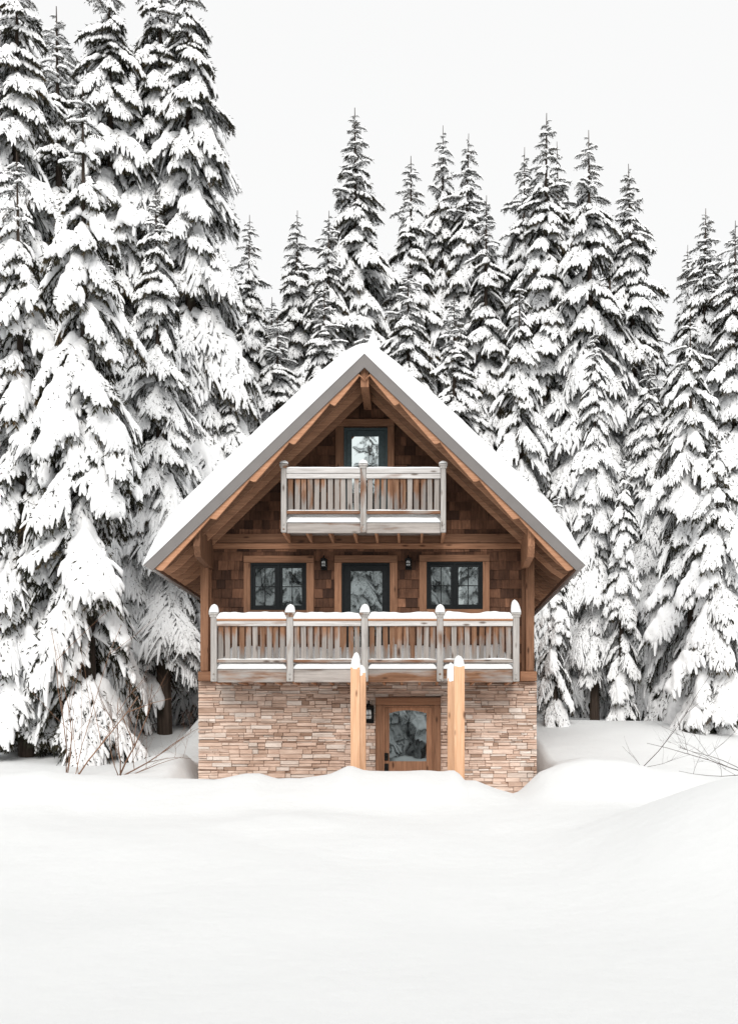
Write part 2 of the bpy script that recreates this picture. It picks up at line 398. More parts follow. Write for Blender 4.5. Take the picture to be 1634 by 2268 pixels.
# ------------------------------------------------------------------ the cabin
WD = 20.0                                   # wall plane distance
cabin = empty('cabin', (HX, WD, 0.6), 'brown shingled gable cabin with snowy roof and two balconies on a stone base', 'cabin')
SL = R(43.8); CS, SN, TN = math.cos(SL), math.sin(SL), math.tan(SL)
APZ = 8.618; SLEN = 4.02/CS
RF, RB = 18.6, 29.5                         # front and back of the roof
def rp(side, s, p):
    """point in XZ: distance s down the slope from the apex, depth p under the roof surface"""
    return (HX + side*(s*CS - p*SN), APZ - s*SN - p*CS)

# -- walls
wall = MB(); wall.box(HX-3.22, HX+3.22, WD+0.02, 29.0, 2.55, 5.0)
zt = lambda x, p: APZ - TN*abs(x) - p/CS
wall.prism([(HX-3.22, 5.001), (HX+3.22, 5.001), (HX+3.22, zt(3.22, .08)), (HX, zt(0, .08)), (HX-3.22, zt(3.22, .08))], WD+0.02, 29.0)
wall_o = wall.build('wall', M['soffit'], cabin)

def shingles(mb, x0, x1, z0, z1, y, holes, roofcut=None, seed=1):
    rg = random.Random(seed); ch = 0.183; z = z0; row = 0
    while z < z1:
        x = x0 - rg.random()*0.2
        rowtone = rg.uniform(-0.08, 0.08)
        while x < x1:
            wv = rg.choice([0.10, 0.14, 0.17, 0.2, 0.24, 0.27]) * rg.uniform(.9, 1.1)
            a, b = max(x, x0), min(x+wv-0.006, x1); x += wv
            if b-a < 0.02: continue
            top = z+ch+0.02; zb = z; dead = False
            ta = tb = top
            if roofcut:
                ta, tb = min(top, roofcut(a)), min(top, roofcut(b))
                if min(ta, tb) < z-.05: continue
                ta, tb = max(ta, z+.008), max(tb, z+.008)
            for (h0, h1, h2, h3) in holes:
                if b <= h0 or a >= h1 or top <= h2 or z >= h3: continue
                if a < h0: b = h0
                elif b > h1: a = h1
                elif top > h3: zb = h3
                else: dead = True
            if dead or b-a < .01: continue
            d = rg.uniform(0.016, 0.028); j = rg.uniform(-.007, .007)
            vs = [(a, y-d, zb+j), (b, y-d, zb+j), (b, y-0.004, tb), (a, y-0.004, ta), (a, y+0.01, zb+j), (b, y+0.01, zb+j), (b, y+.01, tb), (a, y+.01, ta)]
            r = min(1, max(0, rg.gauss(0.42, 0.22) + rowtone))
            mb.add(vs, [(0,1,2,3), (0,4,5,1), (1,5,6,2), (0,3,7,4)], r)
        z += ch; row += 1
    return mb
holes = [(X(556,WD), X(679,WD), Z(1351,WD), Z(1248,WD)), (X(757,WD), X(863,WD), 2.5, Z(1248,WD)), (X(944,WD), X(1068,WD), Z(1350,WD), Z(1246,WD)),
         (X(762,WD), X(858,WD), 5.4, Z(949,WD))]
sh = MB(); shingles(sh, HX-3.15, HX+3.15, 2.86, 5.36, WD, holes[:3], None, 3); sh.build('shingle_siding', M['shingle'], wall_o)
sh = MB(); shingles(sh, HX-3.4, HX+3.4, 5.50, 8.4, WD, holes[3:], lambda x: zt(x-HX, .07), 5); sh.build('shingle_siding', M['shingle'], wall_o)

# -- stone base
SD = 19.95
SX0, SX1, SZ1 = X(440, SD), X(1188, SD), 2.665
base = MB(); base.box(SX0+.03, SX1-.03, SD+.06, 29.0, 0.2, SZ1-.002)
stone_o = base.build('stone_base', M['backing'], cabin)
st = MB(); rg = random.Random(11)
dx0, dx1, dz1 = X(832, WD), X(975, WD), Z(1546, WD)
def put_stone(a, b, z0, z1):
    if b-a < 0.015: return
    for (p, q) in ([(a, b)] if z0 > dz1 or b < dx0 or a > dx1 else [(a, min(b, dx0)), (max(a, dx1), b)]):
        if q-p < 0.012: continue
        d = rg.choice([0.0, .012, .02, .03, .042]) + rg.uniform(0, .012); t = [rg.uniform(-.010, .010) for _ in range(4)]
        g = 0.0012; e = .004; jz = [rg.uniform(-.004, .004) for _ in range(4)]
        y = SD - d
        xa, xb, za, zb = p+g, q-g, z0+g, z1-g
        vs = [(xa+e, y+t[0], za+e+jz[0]), (xb-e, y+t[1], za+e+jz[1]), (xb-e, y+t[2], zb-e+jz[2]), (xa+e, y+t[3], zb-e+jz[3]),
              (xa, y+.03, za), (xb, y+.03, za), (xb, y+.03, zb), (xa, y+.03, zb),
              (xa, SD+.08, za), (xb, SD+.08, za), (xb, SD+.08, zb), (xa, SD+.08, zb)]
        fs = [(0,1,2,3)] + [(4+i, 4+(i+1)%4, (i+1)%4, i) for i in range(4)] + [(8+i, 8+(i+1)%4, 4+(i+1)%4, 4+i) for i in range(4)]
        st.add(vs, fs, min(1, max(0, rg.gauss(.48, .27))))
z = 0.45
while z < SZ1-0.02:
    h = rg.choice([.06, .08, .10, .13]) * rg.uniform(.9, 1.1); z1 = min(z+h, SZ1)
    if SZ1 - z1 < .05: z1 = SZ1
    x = SX0 - rg.random()*.3
    while x < SX1:
        wv = rg.uniform(.28, .78); a, b = max(SX0, x), min(SX1, x+wv); x += wv
        n = 1 if h < .1 and rg.random() < .5 else rg.choice([2, 2, 3]); n = max(1, min(n, int((z1-z)/.030)))
        cuts = [0] + sorted(rg.uniform(.28, .72) if n == 2 else (k+rg.uniform(.85, 1.15))/n for k in range(n-1)) + [1]
        for k in range(n):
            za, zb = z+(z1-z)*cuts[k], z+(z1-z)*cuts[k+1]
            xx = a
            while xx < b-.001:
                ww = rg.uniform(.12, .48); e = min(b, xx+ww)
                if b-e < .08: e = b
                put_stone(xx, e, za, zb); xx = e
    z = z1
st.build('stone_veneer', M['stone'], stone_o)

# -- band boards, corner posts, trim
bb = MB(); bb.box(X(466,WD), X(1163,WD), WD-.07, WD+.01, Z(1203,WD), Z(1184,WD), .3); bb.build('band_board', M['cedar_x'], cabin)
b2 = MB(); b2.box(X(468,WD), X(1160,WD), WD-.045, WD+.01, Z(1216.5,WD), Z(1204.5,WD), .8); b2.build('trim_board', M['cedar_x'], cabin)
for (p0, p1, t0, t1) in ((445, 463, 464, 470), (1163, 1182, 1154, 1162)):
    cp = MB(); cp.box(X(p0,19.85), X(p1,19.85), 19.8, 20.0, 2.86, Z(1180,19.85), rg.random(), .012); cp.build('corner_post', M['cedar_z'], cabin)
    ct = MB(); ct.box(X(t0,WD), X(t1,WD), WD-.05, WD+.01, 2.86, Z(1218,WD), rg.random()); ct.build('corner_trim', M['cedar_z'], cabin)
    fb = MB(); fb.box(X(min(p0,t0)-4,19.85), X(max(p1,t1)+5,19.85), 19.75, 20.05, SZ1+.003, 2.855, rg.random(), .01); fb.build('floor_beam_end', M['cedar_x'], cabin)

def dome(mb, xc, yc, z0, wx, wy, h, lean=0.0, n=14, m=8, seed=0, over=.0, power=.55):
    P = []
    for i in range(m+1):
        t = i/m; zz = z0 - over*(1-t)**2*0 + h*t; k = (1-t**2.2)**power
        for j in range(n+1):
            a = 2*math.pi*j/n
            ca, sa = math.cos(a), math.sin(a)
            q = 1/max(abs(ca), abs(sa)); q = 1 + (q-1)*.55*(1-t)
            w_ = 1+.06*mnoise.noise(Vector((ca*1.5+seed, sa*1.5, t*2)))
            drop = over*(.5+.5*mnoise.noise(Vector((ca*2+seed*3, sa*2, 5))))*(1-t)**3
            P.append((xc + wx*k*ca*q*w_ + lean*t, yc + wy*k*sa*q*w_, zz-drop))
    mb.grid(P, m+1, n+1)
    return mb

# -- roof
rf = MB()
for sd_ in (-1, 1):
    P = [(0.0, 0), (SLEN, 0), (SLEN-.03, .05), (.05*TN, .05)]
    q = [rp(sd_, s, p) for s, p in P]
    if sd_ < 0: q = q[::-1]
    rf.prism(q[::-1], RF+.02, RB)
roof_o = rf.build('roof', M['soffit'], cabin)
for sd_ in (-1, 1):
    m_ = MB(); P = [(-.001, -.004), (SLEN+.03, -.004), (SLEN+.0, .175), (.175*TN, .175)]
    q = [rp(sd_, s, p) for s, p in P]
    if sd_ < 0: q = q[::-1]
    m_.prism(q[::-1], RF-.02, RF+.019)
    # seam lap of two lengths of flashing
    P = [(3.72, .0), (3.74, .0), (3.74, .178), (3.72, .178)]
    q = [rp(sd_, s, p) for s, p in P]
    if sd_ < 0: q = q[::-1]
    m_.prism(q[::-1], RF-.024, RF-.0205)
    m_.build('drip_edge', M['metal'], roof_o)
    # scalloped barge board
    bg_ = MB(); N = 160; low = []
    s0 = .30; notch = [1.08, 2.12, 3.12, 4.12, 5.5]; prev = s0
    for i in range(N+1):
        s = s0 + (5.50-s0)*i/N
        k = [a for a in [s0]+notch if a <= s+1e-6][-1]; nn = [a for a in notch if a > s-1e-6]; nn = nn[0] if nn else 5.5
        t = (s-k)/max(.01, nn-k)
        wd = .215 + .095*math.sin(math.pi*min(1, t*1.15))**1.4 if t*1.15 < 1 else .215 + .0
        t = max(0.0, t); wd = .20 + .10*t**.8*max(0.0, min(1, (1-t)/.05))**.5
        low.append((s, min(wd, .345)))
    top = [(.2*TN, .155), (SLEN-.06, .155)]
    low[0] = (.33*TN, .33)
    vs = []; fs = []
    up = [(max(.155*TN, s), .155) for s, _ in low]
    n = len(low)
    for y in (RF+.022, RF+.072):
        vs += [(rp(sd_, *a)[0], y, rp(sd_, *a)[1]) for a in up]
        vs += [(rp(sd_, *a)[0], y, rp(sd_, *a)[1]) for a in low]
    for i in range(n-1):
        fs += [[i, i+1, n+i+1, n+i], [2*n+i, 3*n+i, 3*n+i+1, 2*n+i+1], [n+i, n+i+1, 3*n+i+1, 3*n+i]]
    fs += [[n-1, 3*n-1, 4*n-1, 2*n-1]]
    bg_.add(vs, fs, .5); bg_.build('barge_board', M['barge'], cabin)
    # rafters
    y = RF+.33
    ks = 0
    while y < RB-.2:
        ra = MB(); dp = .25
        P = [(.052*TN+.07, .052), (SLEN-.08, .052), (SLEN-.10, .20), (SLEN-.35, dp), (dp*TN+.08, dp)]
        q = [rp(sd_, s, p) for s, p in P]
        if sd_ < 0: q = q[::-1]
        ra.prism(q[::-1], y, y+.05, random.random())
        ra.build('rafter', M['cedar_y'], cabin); y += .47; ks += 1
    # bracket beam carrying the overhang
    bx0, bx1 = (X(430,18.75), X(444,18.75)) if sd_ < 0 else (X(1168,18.75), X(1183,18.75))
    br = MB(); yt = Z(1172, 18.75); yb = Z(1225, 18.75)
    br.prism_x([(18.70, yt), (19.99, yt+.0), (19.99, yb-.10), (19.55, yb-.10), (18.82, yb-.06), (18.70, yb+.12), (18.74, yb+.28)][::-1], bx0, bx1, random.random())
    br.build('roof_bracket', M['cedar_z'], cabin)
rb = MB(); rb.box(HX-.075, HX+.075, RF+.09, 29.3, Z(860,18.75), APZ-.09, .4, .006); rb.build('ridge_beam', M['cedar_z'], cabin)

# -- snow on the roof
def roof_out(x, y):
    xr = x-HX
    zz = APZ - TN*math.sqrt(xr*xr + .40**2) + .585
    k = max(0, min(1, (abs(xr)-3.05)/1.03))
    lim = 1 - k**3.2
    base_ = APZ - TN*abs(xr) + .004
    zz = base_ + (zz-base_)*lim
    zz += .035*mnoise.noise(Vector((x*1.1, y*.6, 3.3)))*lim + .02*mnoise.noise(Vector((x*3.1, y*1.3, 8)))*lim
    return max(zz, base_+.003)
xs_ = [HX + 4.07*t for t in np.sin(np.linspace(-1, 1, 121)*math.pi/2)*0.25 + np.linspace(-1, 1, 121)*0.75]
ysn = [RF-.03, RF-.055, RF-.05, RF-.02, RF+.1, RF+.4] + list(np.linspace(RF+1, RB+.1, 14))
tt = [0.0, .25, .72, .93, 1.0, 1.0] + [1.0]*14
rs = MB(); P = []
for x in xs_:
    b_ = APZ - TN*abs(x-HX) + .004
    for y, t in zip(ysn, tt):
        P.append((x, y, b_ + (roof_out(x, max(y, RF+.1))-b_)*t))
    P.append((x, RB+.1, b_))
rs.grid(P, len(xs_), len(ysn)+1)
rs.build('roof_snow', M['roof_snow'], roof_o)

pk = MB(); dome(pk, HX+.07, 20.3, 8.55, .27, .34, 1.22, .02, n=20, m=16, seed=4.4, power=1.15); pk.build('snow_peak', M['roof_snow'], roof_o)

# -- windows and doors
def frame_rect(mb, x0, x1, z0, z1, wd, y0, y1, r=.5, bottom=True, side=None):
    s_ = side or wd
    mb.box(x0, x1, y0, y1, z1-wd, z1, r)
    mb.box(x0, x0+s_, y0, y1, z0+(wd if bottom else 0), z1-wd, r); mb.box(x1-s_, x1, y0, y1, z0+(wd if bottom else 0), z1-wd, r)
    if bottom: mb.box(x0, x1, y0, y1, z0, z0+wd, r)

def trim_boards(parent, ox0, ox1, ix0, ix1, ztop, zin, zbot, sill=None, head_over=0.0, yy=WD):
    hb = MB(); hb.box(ox0-head_over, ox1+head_over, yy-.075, yy+.01, zin, ztop, random.random(), .006); hb.build('head_trim', M['cedar_x'], parent)
    for a, b in ((ox0, ix0), (ix1, ox1)):
        t = MB(); t.box(a, b, yy-.065, yy+.01, zbot, zin-.002, random.random(), .006); t.build('side_trim', M['cedar_z'], parent)
    if sill:
        t = MB(); t.box(ix0+.002, ix1-.002, yy-.065, yy+.01, sill[0], sill[1], random.random(), .006); t.build('sill_trim', M['cedar_x'], parent)

for (o0, o1, i0, i1, ty, hy, ft, fb_) in ((541, 696, 556, 679, 1232, 1247.5, 1248, 1351.5), (928, 1083, 944.5, 1068, 1230, 1245, 1245.5, 1349.5)):
    fx0, fx1, fz0, fz1 = X(i0,WD), X(i1,WD), Z(fb_,WD), Z(ft,WD)
    f = MB(); frame_rect(f, fx0, fx1, fz0, fz1, .035, WD-.05, WD+.015)
    xm = (fx0+fx1)/2; f.box(xm-.02, xm+.02, WD-.05, WD+.015, fz0+.035, fz1-.035)
    wn = f.build('window', M['dark'], cabin)
    for a, b in ((fx0+.037, xm-.022), (xm+.022, fx1-.037)):
        s = MB(); frame_rect(s, a, b, fz0+.037, fz1-.037, .055, WD-.03, WD+.012)
        cxm, czm = (a+b)/2, (fz0+fz1)/2
        s.box(cxm-.009, cxm+.009, WD-.012, WD+.004, fz0+.092, fz1-.092); s.box(a+.055, b-.055, WD-.0125, WD+.0035, czm-.009, czm+.009)
        s.build('sash', M['dark'], wn)
        g = MB(); g.box(a+.05, b-.05, WD-.008, WD-.002, fz0+.085, fz1-.085); g.build('pane', M['glass'], wn)
    trim_boards(wn, X(o0,WD), X(o1,WD), fx0-.002, fx1+.002, Z(ty,WD), Z(hy,WD)+.002, Z(fb_+17,WD), (Z(fb_+16,WD), fz0-.004))

def door(o0, o1, i0, i1, ty, hy, dtop, zbot, g0, g1, gt, gb, mslab, mglass, name='door', yy=WD, arch=0.0, mull=.03, wood=False):
    x0, x1 = X(i0,yy), X(i1,yy); zt_ = Z(dtop,yy)
    gx0, gx1, gz0, gz1 = X(g0,yy), X(g1,yy), Z(gb,yy), Z(gt,yy)
    j = MB(); frame_rect(j, x0, x1, zbot, zt_, mull, yy-.045, yy+.012, bottom=False)
    a, b, c = x0+mull+.004, x1-mull-.004, zt_-mull-.004
    j.box(a, gx0, yy-.025, yy+.012, zbot, c, .2); j.box(gx1, b, yy-.025, yy+.012, zbot, c, .6)
    j.box(gx0+.002, gx1-.002, yy-.0235, yy+.012, zbot, gz0, .4)
    if arch > 0:
        n = 14; pl = [(gx0+.002, c), (gx0+.002, gz1-arch)] + [(gx0+.002+(gx1-gx0-.004)*i/n, gz1-arch+arch*math.sin(math.pi*i/n)**.8) for i in range(1, n)] + [(gx1-.002, gz1-arch), (gx1-.002, c)]
        for i in range(1, len(pl)-2):
            (xa, za), (xb, zb) = pl[i], pl[i+1]
            j.box(xa, xb, yy-.0235, yy+.012, min(za, zb), c, .8)
    else:
        j.box(gx0+.002, gx1-.002, yy-.0235, yy+.012, gz1, c, .8)
    dr = j.build(name, mslab, cabin)
    g = MB(); g.box(gx0-.01, gx1+.01, yy-.01, yy-.004, gz0-.01, gz1+.01); g.build('pane', mglass, dr)
    trim_boards(dr, X(o0,yy), X(o1,yy), x0-.002, x1+.002, Z(ty,yy), Z(hy,yy)+.002, zbot, None, 0, yy)
    return dr
d1 = door(741, 880, 757, 863, 1231, 1247, 1248, 2.87, 777, 846, 1265, 1466, M['dark'], M['glass'], mull=.035)
d2 = door(743, 873, 762, 858, 930, 946, 949, 5.62, 779, 838, 967, 1140, M['slate'], M['glass_up'], mull=.05)
h = MB(); h.box(X(766,WD), X(771,WD), WD-.06, WD-.026, Z(1072,WD), Z(1054,WD), .5, .01); h.tube([(X(768,WD), WD-.05, Z(1060,WD)), (X(768,WD), WD-.09, Z(1060,WD)), (X(775,WD), WD-.09, Z(1061,WD))], .012); h.build('handle', M['black'], d2)
h = MB(); h.box(X(849.5,WD), X(854.5,WD), WD-.06, WD-.026, Z(1412,WD), Z(1390,WD), .5, .01); h.tube([(X(852,WD), WD-.05, Z(1400,WD)), (X(852,WD), WD-.09, Z(1400,WD)), (X(844,WD), WD-.09, Z(1401,WD))], .012); h.build('handle', M['black'], d1)
LD = 19.93
d3 = door(832, 975, 848, 960, 1546, 1562, 1563, 0.75, 862, 944, 1573, 1686, M['cedar_z'], M['glass_low'], yy=LD, arch=.055, mull=.03)
for zc, hh in ((1676, 8.5), (1700, 9)):
    h = MB(); h.box(X(850.5,LD), X(860,LD), LD-.05, LD-.026, Z(zc+hh,LD), Z(zc-hh,LD), .5, .02)
    if zc == 1700: h.tube([(X(855,LD), LD-.045, Z(1703,LD)), (X(855,LD), LD-.1, Z(1703,LD))], [.018, .03], 8); h.tube([(X(855,LD), LD-.09, Z(1701,LD)), (X(855,LD), LD-.11, Z(1712,LD))], .012)
    else: h.tube([(X(855,LD), LD-.045, Z(1674,LD)), (X(855,LD), LD-.075, Z(1674,LD))], .028, 8)
    h.build('handle' if zc == 1700 else 'deadbolt', M['black'], d3)
hd = MB(); hd.box(X(830,LD), X(977,LD), LD-.085, LD+.01, Z(1545.6,LD), Z(1544.4,LD)); hd.build('drip_cap', M['cedar_x'], d3)

# -- wall lanterns
def lantern(px, py, sc_=1.0, y=WD, big=False):
    xc, zc = X(px, y), Z(py, y)
    wv, hv = .055*sc_, .075*sc_
    bp_ = MB(); bp_.box(xc-.075*sc_, xc+.075*sc_, y-.045, y-.02, zc-.13*sc_, zc+.13*sc_, .5, .006)
    yc = y-.13
    # cage posts, rings, hat
    for sx in (-1, 1):
        for sy in (-1, 1):
            bp_.tube([(xc+sx*wv, yc+sy*wv, zc-hv), (xc+sx*wv*.82, yc+sy*wv*.82, zc+hv)], .008*sc_, 5)
    for zz, k in ((-hv, 1.12), (-hv*.2, 1.0), (hv, .9)):
        bp_.box(xc-wv*k-.006, xc+wv*k+.006, yc-wv*k-.006, yc-wv*k+.004, zc+zz-.008, zc+zz+.008)
        bp_.box(xc-wv*k-.006, xc+wv*k+.006, yc+wv*k-.004, yc+wv*k+.006, zc+zz-.008, zc+zz+.008)
        bp_.box(xc-wv*k-.006, xc-wv*k+.004, yc-wv*k+.005, yc+wv*k-.005, zc+zz-.008, zc+zz+.008)
        bp_.box(xc+wv*k-.004, xc+wv*k+.006, yc-wv*k+.005, yc+wv*k-.005, zc+zz-.008, zc+zz+.008)
    bp_.box(xc-.006, xc+.006, yc-wv-.006, yc-wv+.004, zc-hv+.009, zc+hv-.009)
    bp_.tube([(xc, yc, zc+hv+.009), (xc, yc, zc+hv+.03), (xc, yc, zc+hv+.06*sc_), (xc, yc, zc+hv+.085*sc_)], [wv*1.45, wv*1.3, wv*.6, .012], 12)
    bp_.tube([(xc, yc, zc+hv+.08*sc_), (xc, yc-.0, zc+hv+.11*sc_), (xc, yc+.05, zc+hv+.12*sc_), (xc, y-.03, zc+hv+.06*sc_)], .012*sc_, 6)
    o = bp_.build('wall_lantern', M['black'], cabin)
    g = MB(); g.tube([(xc, yc, zc-hv*.95), (xc, yc, zc-hv*.4), (xc, yc, zc+hv*.5), (xc, yc, zc+hv*.93)], [wv*.62, wv*.9, wv*.85, wv*.5], 10); g.build('lamp_glass', M['lampglass'], o)
lantern(718, 1251, .85); lantern(904, 1250, .85); lantern(817, 1582, 1.35, LD+.0)

# -- balconies
def railing_bay(par, x0, x1, y, zb, zt2, n, proto, jit=0.0):
    for i in range(n):
        o = proto if (proto.parent is None) else proto.copy()
        if o is not proto: C.objects.link(o)
        o.parent = par
        xx = x0 + (x1-x0)*(i+.5)/n
        o.location = Vector((xx+random.uniform(-.006, .006), y, zb)) - Vector(parent_world(par))
        o.rotation_euler = (0, random.uniform(-.012, .012), 0)

def baluster_proto(hh, wv=.093, th=.03):
    b = MB(); b.box(-wv/2, wv/2, -th/2, th/2, 0, hh, 0.0, .004)
    return b.build('baluster', M['bal_z'], None, origin=(0,0,0))

def snow_strip(mb, x0, x1, y0, y1, z0, h, seed, n=40, dent=.3):
    """long lumpy strip of snow with rounded edges lying on a rail or a deck edge"""
    P = []; prof = [(0, 0), (-.06, .35), (0.02, .8), (.2, 1.0), (.5, 1.06), (.8, 1.0), (.98, .8), (1.06, .35), (1, 0)]
    for i in range(n+1):
        x = x0+(x1-x0)*i/n; e = min(1, min(i, n-i)/2.0+.25)
        hh = h*(1+dent*mnoise.noise(Vector((x*2.3, seed, 1)))+dent*.5*mnoise.noise(Vector((x*7, seed, 2))))*e
        for (u, v) in prof:
            P.append((x, y0+(y1-y0)*u, z0+hh*v))
    mb.grid(P, n+1, len(prof))
    return mb

def balcony(name, D, xs_p, zpost0, zpost1, ztop0, ztop1, zbd0, zbd1, zbal0, zbal1, zbr0, zbr1, zrim0, zrim1, nb, pw, capsnow, ptop, railsnow, joists, top_mat):
    x0, x1 = X(xs_p[0][0], D), X(xs_p[-1][1], D)
    dk = MB()
    dk.box(x0+.03, x1-.03, D+.07, WD-.045, zrim1-.06, zrim1-.003, .3)
    bo = dk.build(name, M['grey_x'], cabin)
    # rim boards, one per bay
    px = [(X(a, D), X(b, D)) for a, b in xs_p]
    for i in range(len(px)-1):
        r_ = MB(); r_.box(px[i][1]+.002 if i else px[i][1]+.002, px[i+1][0]-.002, D+.02, D+.065, zrim0, zrim1, random.random(), .005); r_.build('rim_board', M['grey_x'], bo)
    sr = MB(); sr.box(x0+.005, x0+.045, D+.1, WD-.05, zrim0+.004, zrim1-.004); sr.box(x1-.045, x1-.005, D+.1, WD-.05, zrim0+.004, zrim1-.004); sr.build('side_rim', M['cedar_y'], bo)
    for xj in joists:
        j = MB(); j.box(xj-.022, xj+.022, D+.075, WD-.04, zrim0-.012, zrim1-.065, random.random()); j.build('joist', M['barge'], bo)
    for i, (a, b) in enumerate(px):
        p = MB(); p.box(a, b, D-.045, D+.0+.015, zpost0, zpost1, random.random(), .012)
        p.box(a-.03, b+.03, D-.075, D+.045, zpost1+.001, zpost1+.05, .5, .012); p.box(a-.012, b+.012, D-.057, D+.027, zpost1-.035, zpost1-.001, .5)
        po = p.build('railing_post', M['grey_z'], bo)
        for zz in (zrim0+.06, zrim0+.15):
            b_ = MB(); b_.tube([((a+b)/2, D-.046, zz), ((a+b)/2, D-.058, zz)], [.02, .014], 8); b_.build('bolt', M['grey_z'], po)
        hgt, lean = capsnow[i]
        s = MB(); dome(s, (a+b)/2, D-.015, zpost1+.049, (b-a)/2+.033, .07, hgt, lean, seed=i*1.7+D)
        s.build('snow_cap', M['cap_snow'], po)
    # side return rails back to the wall
    for xx in (px[0][0]+.02, px[-1][1]-.06):
        q = MB(); q.box(xx, xx+.04, D+.05, WD-.03, zbd0, zbd1); q.box(xx, xx+.04, D+.05, WD-.03, zbr0, zbr1)
        for k in range(5):
            yk = D+.15+k*(WD-D-.2)/5; q.box(xx+.005, xx+.035, yk, yk+.09, zbr1+.001, zbd0-.001, random.random())
        q.build('side_railing', M['grey_z'], bo)
    proto = baluster_proto(zbal1-zbal0)
    for i in range(len(px)-1):
        a, b = px[i][1], px[i+1][0]
        t = MB(); t.box(a+.002, b-.002, D-.06, D+.03, ztop0, ztop1, random.random(), .008); t.build('top_rail', top_mat, bo)
        t = MB(); t.box(a+.003, b-.003, D-.045, D-.008, zbd0, zbd1, random.random(), .005); t.build('upper_board', M['pale_x'], bo)
        t = MB(); t.box(a+.003, b-.003, D-.045, D+.03, zbr0, zbr1, random.random(), .005); t.build('bottom_rail', M['brown_x'], bo)
        if railsnow[0] > 0:
            s = MB(); snow_strip(s, a+.0, b-.0, D-.055, D+.028, ztop1+.001, railsnow[0], i+D); s.build('rail_snow', M['cap_snow'], bo)
        s = MB(); snow_strip(s, a+.01, b-.01, D-.03, D+.05, zbr1+.0005, .02, i*3+D, 40, .9); s.build('bottom_rail_snow', M['cap_snow'], bo)
        s = MB(); snow_strip(s, a+.004, b-.004, D+.0, D+.2, zrim1+.002, (zbr0-zrim1)*railsnow[1], i*5+D, 40, .10); s.build('edge_snow', M['cap_snow'], bo)
        railing_bay(bo, a+.01, b-.01, D+.01, zbal0, zbal1, nb[i], proto)
    return bo, x0, x1

D0 = 19.0
z_ = lambda py, d=D0: Z(py, d)
bo, bx0, bx1 = balcony('lower_balcony', D0, [(467.5,481), (635,650), (800,815), (967,981), (1135,1149)], z_(1510), z_(1363), z_(1375.5), z_(1371), z_(1387), z_(1376), z_(1461), z_(1386), z_(1467.5), z_(1461.2),
    z_(1511), z_(1481.5), [10, 10, 10, 10], .12, [(.165, .01), (.165, .012), (.17, .01), (.165, .005), (.25, -.03)], None, (.12, .93), [X(p, D0) for p in np.linspace(490, 1128, 17)], M['barge'])
# deep snow lying on the deck behind the balusters
ds = MB(); P = []; nx, ny = 80, 10
for i in range(nx+1):
    x = bx0+.06+(bx1-bx0-.12)*i/nx
    for j in range(ny+1):
        y = D0+.09+(WD-D0-.18)*j/ny; t = j/ny
        e = min(1, i/5+.2, (nx-i)/5+.2)
        hh = (.20+.24*math.sin(min(1, t*3.0)*math.pi/2)) * (1+.22*mnoise.noise(Vector((x*1.1, y, 4)))+.1*mnoise.noise(Vector((x*3.5, y*2, 9)))) * e
        P.append((x, y, z_(1481.5)+ (hh if 0 < j < ny else (.0 if j == 0 else hh))))
ds.grid(P, nx+1, ny+1); ds.build('deck_snow', M['cap_snow'], bo)

bo2, ux0, ux1 = balcony('upper_balcony', D0, [(623,635), (798,811), (975,987)], z_(1180), z_(1034), z_(1049.5), z_(1039), z_(1060.5), z_(1050.3), z_(1132), z_(1060), z_(1138.5), z_(1132.2),
    z_(1180), z_(1157), [11, 11], .11, [(.07, 0), (.085, 0), (.06, 0)], None, (.03, .66), [X(p, D0) for p in (628, 679, 729, 784, 832, 882, 934, 981)], M['pale_x'])
s = MB(); snow_strip(s, ux0+.06, ux1-.06, D0+.12, WD-.1, z_(1157)+.001, .30, 55.0, 60, .15); s.build('deck_snow', M['cap_snow'], bo2)

# ------------------------------------------------------------------ entrance posts standing in the snow
def entry_post(x0, x1, y0, y1, zt_, label, caph, capw, lean, over):
    zb = gz((x0+x1)/2, (y0+y1)/2) - .5
    t = empty('entrance_post', ((x0+x1)/2, y0, zb), label, 'post', 'raw timber posts before the lower door')
    p = MB(); p.box(x0, x1, y0, y1, zb, zt_, random.random(), .008); p.build('timber', M['raw_z'], t)
    s = MB(); dome(s, (x0+x1)/2, (y0+y1)/2, zt_-.004, (x1-x0)/2*capw, (y1-y0)/2*capw, caph, lean, over=over, seed=x0*3, n=20, m=10); s.build('snow_cap', M['cap_snow'], t)
FP = 17.8
entry_post(X(776,FP), X(796.5,FP), FP, FP+.165, Z(1478,FP), 'thick fresh orange timber post left of the lower door, nearer one of its pair', .28, 1.05, .02, .06)
entry_post(X(787,18.6), X(809.5,18.6), 18.6, 18.78, Z(1490,18.6), 'fresh timber post half hidden behind the nearer post left of the lower door', .16, 1.06, .0, .1)
entry_post(X(1005,FP), X(1028.5,FP), FP, FP+.19, Z(1475,FP), 'thick fresh orange timber post right of the lower door, nearer one of its pair', .20, 1.04, -.01, .02)
entry_post(X(991,18.6), X(1012,18.6), 18.6, 18.77, Z(1502,18.6), 'fresh timber post half hidden behind the nearer post right of the lower door', .30, 1.1, -.03, .1)

